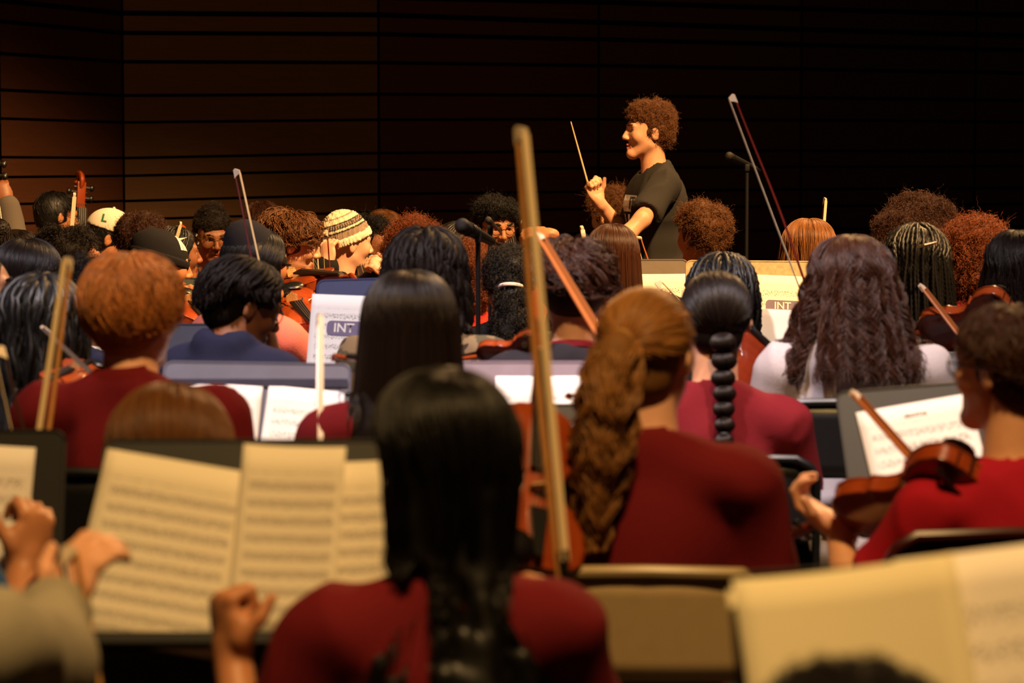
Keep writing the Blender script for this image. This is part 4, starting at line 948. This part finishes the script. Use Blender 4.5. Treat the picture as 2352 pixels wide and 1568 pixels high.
person('person at the edge with dark shoulder-length hair beside a violin', (2338, 622), 8.5, 20, sk='brown', shirt=MAR, hair=hair_long('blackbrown', .18, 1800, 14, (.006, .12), 26, .10))
person('person with a curly black ponytail in a white hair tie', (1168, 646), 9.3, -2, sk='brown', shirt=BLK, hair=lambda c: hair_curly('black', [((0, -.02, .026), (.080, .098, .082)), ((.012, -.135, -.075), (.052, .045, .07)), ((.012, -.14, -.15), (.066, .055, .08))], 4200, rc=.006, ln=.018, amp=.004)(c),
       extra=lambda c: MB().tube([Vector(H2L(c, V3(.012 + .036 * cos(a), -.128 - .042 * sin(a), -.012 + .012 * sin(a))[None])[0]) for a in np.linspace(-.2, pi + .2, 13)], .007, 8).build('hair_tie', mat('hair_tie_white', (224, 206, 200), .7), c.root) and None)
person('person in a red shirt with curly auburn hair behind the microphone stand', (1078, 636), 10.1, -6, sk='tan', shirt=('scarlet', (206, 50, 36)), hair=hair_curly('auburn', [((0, -.03, .03), (.098, .11, .10)), ((0, -.06, -.05), (.08, .07, .09))], 3000))
person('person with auburn curls half hidden behind the locs', (960, 592), 10.9, -30, sk='tan', shirt=BLK, hair=hair_curly('auburn', [((0, -.02, .045), (.112, .12, .108)), ((0, -.05, -.03), (.10, .09, .10))], 3000))
person('person with curly dark hair facing the cellos, beside the picture edge group', (166, 604), 9.7, -58, -45, sk='tan', h=.0065, shirt=BLK, hair=hair_curly('blackbrown', [((0, -.035, .03), (.090, .108, .094)), ((0, -.10, -.03), (.075, .07, .08)), ((0, -.12, -.10), (.07, .06, .08))], 2600))
person('person with straight dark hair between the bun and the curls', (66, 640), 8.6, -25, sk='fair', shirt=BLK, hair=hair_long('blackbrown', .16, 1600))
person('person with a black beanie marked by a white emblem, in profile', (372, 612), 10.3, -72, -60, sk='tan', h=.006, shirt=BLK, nod=8,
       extra=lambda c: emblem_beanie(c), L=dict(w=(436, 700, 10.1), pole=(.2, .6, -1)))
# fifth row
person('person with long straight brown hair beside the conductor', (1406, 590), 10.3, 3, sk='fair', shirt=BLK, R=dict(w=(1405, 1000, 9.95), curl=.9), hair=hair_long('darkbrown', .32, 2600, 14, dl=(.006, .018), vol=.010))
person('person with straight light brown hair under the long red bow', (1858, 575), 10.8, -6, sk='fair', shirt=BLK, R=dict(w=(1866, 800, 11.25), f=(0, .3, .9), n=(-1, 0, 0), curl=.9), hair=hair_long('lightbrown', .26, 2600, 14, (.003, .2), 40, .16))
person('person with loose auburn curls and a maroon shirt', (2242, 590), 10.3, 4, sk='tan', shirt=MAR, hair=hair_curly('auburn', [((0, -.02, .04), (.112, .12, .105)), ((0, -.045, -.07), (.115, .085, .10))], 3400, rc=.009, ln=.035))
person('dark-haired person wearing a bun at the picture edge', (42, 598), 10.8, -68, sk='fair', h=.0065, shirt=BLK, hair=lambda c: (hair_short('blackbrown', (.05, .08), 1600, back=118)(c), hair_bun(c, 'blackbrown', (0, -.075, .115), .044)) and None)
person('boy with tousled brown hair, eyes down, playing the violin', (668, 562), 10.4, -76, -62, nod=12, sk='fair', h=.0055, shirt=BLK, brows='brown', hair=hair_short('brown', (.05, .085), 2600, 8, (.010, .030), back=112, side=90, frontl=54, wave=.006, rs=.0012, lift=.01, tuft=160))
person('person with short curly brown hair and a shaved neck beside the conductor', (1610, 548), 11.2, 38, 30, L=dict(w=(1502, 668, 10.85), f=(0, .4, .9), n=(1, 0, 0), curl=.9), sk='tan', h=.006, shirt=BLK, brows='blackbrown', hair=hair_curly('brown', [((0, -.012, .062), (.094, .108, .088)), ((0, -.06, .03), (.085, .065, .075))], 3000, rc=.005, ln=.02))
person('person with a big rounded afro', (2107, 552), 11.4, 0, sk='dark', shirt=BLK, hair=hair_curly('darkbrown', [((0, -.02, .055), (.145, .14, .115)), ((.06, -.03, .02), (.11, .12, .10)), ((-.06, -.03, .02), (.11, .12, .10))], 5200, rc=.008, ln=.03, amp=.012, freq=40))
person('boy with short dark curls looking towards the cellos, behind the emblem beanie', (330, 562), 11.0, -50, sk='fair', h=.006, shirt=BLK, hair=hair_curly('darkbrown', [((0, -.02, .05), (.084, .100, .078))], 2400, rc=.004, ln=.013))
person('braided player half hidden behind the cello neck', (402, 588), 11.7, -70, sk='brown', h=.0065, shirt=MAR, hair=hair_braids('black', .10, 60, .006, 22))
# far row
person('person in a white cap with green lettering, glasses', (256, 548), 12.4, -84, -60, nod=14, sk='tan', h=.006, shirt=('greyshirt', (120, 104, 90)), hair=hair_short('black', (.02, .03), 900, side=84), extra=lambda c: (cap_hat(c), glasses(c)) and None)
person('person with glasses and curly updo in a maroon shirt, looking down', (488, 543), 12.9, -162, -150, nod=16, sk='brown', h=.005, shirt=MAR, hair=hair_curly('blackbrown', [((0, -.02, .048), (.080, .096, .074)), ((0, -.03, .112), (.052, .052, .040))], 2200, rc=.004, ln=.012, amp=.004, frizz=80),
       extra=lambda c: glasses(c, (150, 120, 70), .026, .023, .8), R=dict(w=(455, 588, 11.9), f=(-.8, -.1, .5), n=(.2, .6, -.6), curl=.6, pole=(.6, 0, -1)))
person('youth in a cream striped beanie and black jacket, hand at the chin', (799, 562), 12.0, -64, -50, nod=4, sk='pale', h=.005, shirt=('jacket', (26, 24, 22)), sleeve='long', collar=True, brows='brown',
       extra=lambda c: stripe_beanie(c), L=dict(w=(896, 628, 11.75), f=(-.75, -.1, .55), n=(-.3, .7, -.5), curl=.85, pole=(.8, .2, -.8)), R=dict(w=(752, 610, 11.5), f=(.0, .2, 1), n=(.5, .8, 0), curl=.7, pole=(-.6, -.6, -.6)))
person('glasses-wearing cellist with a mop of black curls, facing the camera', (1140, 520), 12.5, -160, -165, nod=14, sk='tan', h=.005, shirt=BLK, hair=hair_curly('black', [((0, -.012, .052), (.090, .106, .076)), ((0, .052, .086), (.074, .040, .026))], 3000, rc=.007, ln=.022, cut=True),
       extra=lambda c: glasses(c, (40, 34, 30), .025, .021, .4), L=dict(w=(1262, 538, 12.2), f=(-1, 0, .1), n=(-.2, .5, -.8), curl=.45, pole=(1, 0, -.4)))
person('player with braids and round glasses behind the microphone', (1064, 580), 11.5, -84, -80, nod=6, sk='brown', h=.0055, shirt=MAR, hair=hair_braids('black', .12, 60, .006, 22), extra=lambda c: glasses(c, (30, 26, 24), .024, .022))
person('player with dark short hair, back turned, below a red cello scroll', (606, 522), 13.7, -10, sk='fair', shirt=BLK, hair=hair_short('darkbrown', (.02, .05), 1800, 7, (.008, .024), wave=.004))
person('brown-haired player, face in shadow, behind the curls', (884, 542), 13.9, -150, nod=20, sk='brown', h=.0065, shirt=BLK, hair=hair_long('brown', .14, 1200))
person('player with a dark curly head next to the cream beanie', (852, 558), 12.9, -100, sk='brown', shirt=BLK, hair=hair_curly('black', [((0, -.02, .04), (.088, .10, .088))], 1500))
person('tousle-haired player hidden by the conductor', (1404, 500), 13.4, 45, nod=10, sk='fair', h=.0065, shirt=BLK, hair=hair_curly('brown', [((0, -.01, .06), (.09, .105, .085))], 1600, rc=.008, ln=.03))
person('player with glasses in the dark by the wall', (130, 497), 13.6, -58, nod=10, sk='tan', h=.0065, shirt=BLK, hair=hair_short('black', (.02, .05), 1000), extra=lambda c: glasses(c))
person('double bass player cut by the picture edge', (-82, 425), 12.6, -60, -55, sk='brown', h=.0065, shirt=('greysweat', (96, 88, 80)), sleeve='long', stand=True, hair=hair_short('black', (.02, .04), 600), R=dict(w=(16, 468, 12.35), f=(-.3, .1, .9), n=(-.3, .8, .2), curl=.8, pole=(.3, -.3, -1)))
# ------------------------------------------------------------------ the conductor
cd = person('conductor with curly brown hair and black printed T-shirt, raising a baton', (1488, 305), 12.6, 103, 98, nod=0, lean=1, sk='fair', stand=True, h=.0045, jaw=1.12, brows='brown', sw=.20, sl_len=.78, fit=1.34, hs=1.0, torso_h=.009,
    shirt=('charcoal', (44, 41, 38)), trous=(24, 23, 22),
    hair=hair_curly('brown', [((0, -.016, .066), (.084, .100, .078)), ((0, -.060, .030), (.080, .062, .088)), ((0, .046, .104), (.050, .030, .022))], 4200, rc=.006, ln=.018, amp=.007, freq=70),
    R=dict(w=(1376, 463, 12.75), f=(-.50, .05, .85), n=(.7, -.6, .3), curls=[.8, .95, 1, 1], thumb=.85, pole=(.2, .3, -1)), L=dict(w=(1392, 588, 12.15), f=(-1, 0, -.1), n=(0, .5, -1), pole=(.3, -1, .0)))
pw, pd_ = mat('shirt_print', (236, 230, 226), .8), mat('shirt_print_dark', (44, 41, 38), .9)
def on_chest(me, x, z, m, nm, lift): decal(cd, me, cd.shirt, cd.S + V3(x, .1, z), (-1, 0, 0), (0, 0, 1), (-.25, 1, .05), nm, m, lift)
on_chest(patch(.15, .075), -.045, -.155, pw, 'shirt_print', .002); on_chest(text_mesh('IT', .075, bold=.002), -.075, -.155, pd_, 'shirt_lettering', .004)
on_chest(text_mesh('UC', .10, bold=.003), -.06, -.245, pw, 'shirt_lettering', .003); on_chest(patch(.15, .035), -.045, -.315, pw, 'shirt_print', .002)
a, b_ = at(1350, 420, 12.62), at(1311, 279, 12.6)
r = empty('baton', 'thin white conducting baton raised by the conductor', 'baton', a); u = b_ - a
MB().tube([u * .02, u * .5, u], [.0042, .0036, .0022], 8).build('shaft', mat('baton_white', (222, 190, 140), .5), r); MB().ball(Vector(-u * .02), (.009, .009, .014), 2).build('grip', mat('baton_cork', (150, 104, 60), .7), r)
# ------------------------------------------------------------------ stands, sheets, chairs
BK, NV, GL = (26, 26, 27), (44, 50, 92), (96, 92, 112)
P1 = paper_mat('paper_dense', (232, 222, 200), 9, .54, .14, .30); P2 = paper_mat('paper_light', (240, 234, 228), 8, .44, .07); P3 = paper_mat('paper_sparse', (240, 232, 222), 6, .42, .06); P0 = mat('paper_blank', (228, 216, 178), .8, var=.04, scale=5)
M = stand('black music stand with three open pages in front of the long-haired page turner', (650, 1012), 4.38, BK, 0, 26, 0, .56, .345)
k = 4.38 / 6400
sheet('dense printed page held at its side by the grey-sleeved hand', M, (385 - 650) * k, -.018, .235, .305, -9.5, .010, P1, .010, bend=.004, title=('', .01, .5, .9) if 0 else None)
sheet('page bent at the fold, in the middle of the near music stand', M, (672 - 650) * k, -.005, .160, .305, -3, .010, P1, .03, bend=.010)
sheet('flat page partly covered by the head of long black hair', M, (850 - 650) * k, -.018, .20, .30, 2, .006, P1, .012)
M = stand('black music stand carrying three wide pages at the bottom corner', (2090, 1300), 3.1, (24, 26, 24), 0, 24, 3, .40, .36); k = 3.1 / 6400
sheet('blank back page lying across the near stand at the corner', M, (1945 - 2090) * k, 0.020, .245, .31, 3.5, .012, P0, .012, bend=.012)
sheet('loose page edge under the blank page', M, (1790 - 2090) * k, 0.012, .10, .305, 4.5, .006, P0, .006)
sheet('printed page beside the blank page at the picture corner', M, (2300 - 2090) * k, 0.037, .22, .31, 4.5, .006, P3, .012)
M = stand('black music stand holding the titled page in front of the boy with glasses', (2120, 886), 6.05, BK, 0, 26, 5, .38, .33); k = 6.05 / 6400
sheet('page headed with a printed title and even staves', M, (2102 - 2120) * k, -.024, .25, .30, 5, .003, P2, title=('GRAVITAS', .011, .5, .905))
M = stand('black music stand at the picture edge with a pale page', (-10, 990), 5.0, BK, 0, 18, 0, .25, .33); k = 5.0 / 6400
sheet('pale printed page on the stand at the picture edge', M, (-20 + 10) * k - .025, -.012, .20, .30, -3, .004, P2)
M = stand('grey-blue music stand with two pages before the red-haired player', (592, 834), 6.6, (74, 76, 100), 0, 26, -1, .44, .34); k = 6.6 / 6400
MB().box(M @ Vector((0, -.006, .118)) - stand.root.location, (.43, .008, .02)).build('desk_ledge', mat('stand74_76_100', (74, 76, 100), .5), stand.root)
sheet('white page on the grey-blue stand, nearer the red hair', M, (500 - 592) * k, -.03, .21, .285, -2.5, .004, P2); sheet('white page on the grey-blue stand, nearer the long black hair', M, (706 - 592) * k, -.035, .20, .28, -5, .004, P2)
M = stand('lavender-grey music stand behind the tall blurred bow', (1215, 832), 6.45, (112, 98, 116), 0, 26, 0, .38, .34); k = 6.45 / 6400
sheet('bright white page below the lavender-grey ledge', M, (1238 - 1215) * k, .012, .20, .24, 0, .004, P2); sheet('narrow white page beside the ponytail on the lavender-grey stand', M, (1365 - 1215) * k, .012, .055, .24, 0, .002, P2)
M = stand('low black music stand with a cream page beside the silhouetted head', (1270, 930), 5.9, BK, 0, 26, 0, .36, .33); k = 5.9 / 6400
sheet('cream page behind the tall blurred bow', M, (1262 - 1270) * k, -.02, .20, .28, 0, .004, P3)
M = stand('navy music stand with pages leaning by the cream beanie', (882, 640), 8.3, NV, -6, 18, 2, .40, .34); k = 8.3 / 6400
sheet('page with a round-cornered label beside the straight black hair', M, (792 - 882) * k, -.03, .215, .30, -4, .004, P2, bubble=('INT', .52, .66, .12, .045, (112, 100, 128))); sheet('page behind the top of the straight black hair', M, (925 - 882) * k + .02, -.02, .2, .30, 0, .004, P2)
M = stand('small grey-green music stand far back beside the emblem beanie', (470, 640), 10.6, (84, 96, 92), -25, 24, 0, .3, .3); k = 10.6 / 6400
sheet('white page on the small grey-green stand', M, (448 - 470) * k, -.02, .19, .26, -6, .004, P2); sheet('second white page peeking out on the grey-green stand', M, (490 - 470) * k, -.02, .12, .26, -8, .004, P2)
M = stand('navy stand low beside the navy shirt', (445, 745), 7.9, (52, 52, 68), 0, 18, 0, .30, .33); k = 7.9 / 6400
sheet('white page corner at the navy shirt', M, (428 - 445) * k, -.06, .12, .2, -18, .004, P2)
M = stand('brown-grey music stand right below the conductor', (1440, 597), 10.6, (92, 80, 66), 0, 22, 0, .46, .33); k = 10.6 / 6400
sheet('cream page under the conductor on the brown-grey stand', M, (1515 - 1440) * k, -.035, .215, .28, 0, .004, P3)
sp = mat('splashed_desk', (170, 150, 112), .7, var=.55, scale=60)
M = stand('paint-splashed beige music stand beside the black box braids', (1722, 600), 10.4, (150, 134, 104), 0, 22, -.5, .475, .34, m=sp); k = 10.4 / 6400
sheet('page with a brown label on the paint-splashed stand', M, (1800 - 1722) * k, -.04, .22, .30, -2, .004, P3, bubble=('INT', .58, .60, .18, .045, (112, 88, 58)))
sheet('second page at the side of the paint-splashed stand', M, (1690 - 1722) * k, -.04, .2, .29, 1, .004, P3)
M = stand('plain black music stand low behind the white hoodie', (1800, 722), 8.7, BK, 0, 26, 0, .22, .3); k = 8.7 / 6400
sheet('bright folded page between the bubble braid and the white hoodie', M, (1790 - 1800) * k, .062, .16, .2, -2, .004, mat('paper_white', (242, 232, 214), .8, var=.02))
M = stand('brown-grey music stand behind the wavy hair', (2020, 670), 9.7, (92, 80, 66), 0, 22, 0, .22, .33); k = 9.7 / 6400
sheet('bright page between the wavy hair and the box braids', M, (2080 - 2020) * k, -.04, .15, .26, -3, .004, P3)
M = stand('black music stand low behind the violin by the box braids', (2145, 810), 7.9, BK, -8, 30, 0, .22, .28); k = 7.9 / 6400
sheet('white page lying under the lit violin', M, (2138 - 2145) * k, -.0, .12, .26, 6, .004, P3)

def seat_at(label, px, d, rz=0, col=(20, 20, 22), top=.8, dy=0): p = at(px, 900, d); return chair(label, p.x, d + dy, rad(rz), col, None, top)
seat_at('beige metal folding chair behind the wavy ponytail', 1490, 4.98, -3, (176, 152, 112), .845)
seat_at('black folding chair under the bubble braid', 1672, 6.88, -4, top=.82)
seat_at('black folding chair under the white hoodie', 1925, 7.22, -4, top=.92)
seat_at('black folding chair under the red-haired player', 255, 5.68, -8, top=.93)
seat_at('black folding chair showing low under the near music stand', 390, 4.65, 6, top=.80)
ch = seat_at('folding chair under the boy in the red shirt', 2230, 5.2, 8, (64, 16, 20), .88)
seat_at('black folding chair under the dark locs by the picture edge', 80, 6.95, -6, top=.84)

# ------------------------------------------------------------------ violins, cellos, basses
violin('orange-brown violin held up by the boy in the red shirt', (2258, 1075, 5.22), (1812, 1222, 5.62), (.12, .78, .62), s=1.0)
violin('glossy violin at the shoulder beside the box braids', (2330, 700, 8.2), (2010, 790, 8.5), (.05, .85, .5))
violin('violin seen from the back between the bubble braid and white hoodie', (1745, 790, 7.75), (1640, 990, 7.5), (.25, .92, .45))
violin('violin resting by the camouflage jacket', (1255, 790, 7.15), (1020, 830, 7.3), (.1, .8, .6))
violin('violin played by the boy with tousled hair', (622, 640, 10.3), (792, 634, 9.9), (.1, -.62, .78), s=1.0)
violin('violin below the emblem beanie', (400, 668, 9.8), (470, 745, 9.5), (.5, -.4, .75), s=.95)
violin('dim violin standing upright beside the tall blurred bow', (1225, 1300, 4.75), (1235, 860, 4.95), (.35, -.9, .2), s=.9)
violin('violin at the picture edge below the cropped profile', (-30, 740, 8.2), (60, 860, 8.0), (.6, -.5, .6), s=.95)
violin('violin whose dark scroll sticks out beside the straight black hair', (1010, 850, 6.3), (762, 815, 6.5), (0, -.3, 1), s=None)
violin('violin peeking past the wavy ponytail', (1470, 905, 5.6), (1300, 905, 5.75), (.0, .3, 1), s=None)
violin('coral violin tucked under the chin above the hoodie', (640, 668, 9.6), (745, 775, 9.15), (.25, -.85, .45), s=1.0)
violin('violin below the box braids by the brown-grey stand', (1640, 740, 9.0), (1525, 668, 9.2), (-.2, -.4, .9), s=None)
violin('orange violin lying low beside the dark locs', (215, 835, 6.9), (60, 900, 6.6), (.1, -.5, .9), s=None)
def cello(label, sc, lo, n, **k): return violin(label, lo, sc, n, name='cello', cat='cello', **k)
cello('cello whose scroll rises beside the glasses and curly updo', (419, 512, 12.0), (510, 960, 11.5), (.25, -1, .25))
cello('cello with a red scroll in front of the far short-haired player', (640, 478, 12.9), (690, 930, 12.5), (-.9, -.4, .2))
cello('cello leaning beside the tousled boy', (672, 520, 11.6), (860, 920, 11.1), (.3, -1, .3))
cello('cello leaning on the youth in the cream beanie', (808, 540, 12.25), (925, 940, 11.2), (.3, -1, .3))
cello('cello held by the curly cellist facing the camera', (1160, 466, 12.6), (1240, 930, 12.0), (-.2, -1, .3))
cello('cello with a small red scroll by the brown-haired player', (920, 508, 13.2), (960, 950, 12.9), (-.3, -1, .3))
violin('dark double bass against the wall, scroll above the heads', (150, 960, 13.9), (190, 392, 14.0), (.6, -1, .2), name='double_bass', cat='double bass')
violin('double bass cut by the picture edge', (30, 1000, 12.0), (-28, 330, 12.45), (.4, -1, .2), name='double_bass', cat='double bass')

# ------------------------------------------------------------------ bows
bow('tall pale bow standing blurred in front of the page turner', (1285, 1325, 4.28), (1188, 300, 4.45), (.55, -.75, 0), 'pale', wide=1.7)
bow('long red bow rising between the box braids and light brown hair', (1862, 690, 8.3), (1686, 219, 8.3), (-1, -.35, -.3), 'red')
bow('plum bow upright in front of the black beanie', (592, 640, 8.88), (538, 392, 8.88), (.9, -.5, .1), 'plum')
bow('pale bow raised by the blue-sleeved hand', (70, 1225, 4.95), (163, 602, 5.3), (-.35, -.9, 0), 'pale', wide=1.3)
bow('dark bow leaning at the picture edge', (62, 1040, 5.2), (8, 800, 5.3), (-.9, -.3, 0), 'dark')
bow('cream bow upright beside the straight black hair', (730, 1010, 5.9), (731, 730, 6.1), (.3, -1, 0), 'pale', hair=(226, 206, 176), wide=1.4)
bow('orange bow slanting across the tousled dark hair', (1372, 765, 6.5), (1232, 538, 6.7), (.25, .9, .2), 'orange', hair=(150, 84, 30), wide=1.8)
bow('bow across the titled page, held by the boy in the red shirt', (2110, 1075, 5.5), (1955, 902, 5.6), (.25, .9, .2), 'orange', hair=(150, 84, 30), wide=1.6)
bow('bow tip on the lit violin beside the box braids', (2190, 755, 8.2), (2112, 655, 8.3), (.25, .9, .2), 'orange', hair=(150, 84, 30), wide=1.6)
bow('red bow upright beside the cream beanie', (757, 640, 11.3), (752, 530, 11.3), (-1, -.2, 0), 'red')
bow('short light bow by the tousled boy\'s hands', (722, 640, 11.0), (718, 572, 11.0), (1, -.3, 0), 'pale')
bow('bow tip in front of the conductor', (1500, 660, 10.85), (1472, 545, 11.45), (-.8, -.4, 0), 'orange')
bow('bow tip above the straight light brown hair', (1866, 800, 11.3), (1893, 457, 11.4), (.3, -1, 0), 'orange', wide=1.3)
bow('bow tip over the brown-grey stand', (1548, 695, 9.0), (1506, 652, 9.0), (.4, .3, .8), 'dark')
bow('pale bow tip above the curly head near the bass', (165, 520, 10.2), (171, 446, 10.2), (.2, -1, 0), 'plum', hair=(226, 206, 190), wide=1.6)
bow('pale bow crossing the cello scroll', (400, 560, 10.8), (414, 512, 10.8), (.3, -1, 0), 'pale', wide=1.4)
bow('bow slanting over the dark locs', (185, 830, 6.6), (105, 755, 6.7), (-.5, -.6, .4), 'dark', hair=(80, 66, 54))
bow('dim bow pointing down beside the grey knit sleeve', (215, 1680, 3.6), (145, 1265, 3.75), (.9, -.3, 0), 'dark', hair=(170, 120, 52), wide=1.3)
bow('white bow tip beside the auburn curls', (1040, 600, 10.2), (1033, 534, 10.2), (.2, -1, 0), 'plum', hair=(226, 206, 190), wide=1.5)
bow('white bow tip in front of the straight brown hair', (1400, 980, 9.9), (1335, 522, 9.9), (.2, -1, 0), 'orange', hair=(240, 226, 214), wide=1.7)

# ------------------------------------------------------------------ microphones
def mic_stand(label, top, d, m=None):
    m = m or mat('mic_stand_black', (20, 20, 21), .45); p = at(top[0], top[1], d); r = empty('microphone_stand', label, 'microphone stand', (p.x, p.y, 0))
    MB().tube([(0, 0, .02), (0, 0, .85)], .012, 10).build('lower_tube', m, r); MB().tube([(0, 0, .8), (0, 0, p.z)], .008, 10).build('upper_tube', m, r); MB().tube([(0, 0, .80), (0, 0, .86)], .017, 10).build('clutch', m, r)
    MB().tube([(0, 0, 0), (0, 0, .02), (0, 0, .03)], [.13, .13, .05], 24).build('base', m, r)
    MB().box((0, 0, p.z + .006), (.02, .03, .03), None, .004).build('clip', m, r)
    return r
mic('black microphone pointing left in front of the braided player', (1052, 514), (1132, 556), 8.5, None, None, d2=8.65); mic_stand('black microphone stand between the auburn curls and the black ponytail', (1098, 550), 8.58)
mic('second microphone in front of the curly cellist', (1118, 502), (1142, 526), 9.35, None, None, d2=9.42, grille=.013); mic_stand('second microphone stand, closer to the braided player', (1126, 532), 9.42)
mic('microphone in the dark beside the long red bow', (1670, 356), (1738, 388), 12.2, None, None, d2=12.4, grille=.02); mic_stand('dark microphone stand beside the long red bow', (1716, 388), 12.32)
for o in bpy.data.objects:
    if o.name.startswith('desk_ledge'): pass
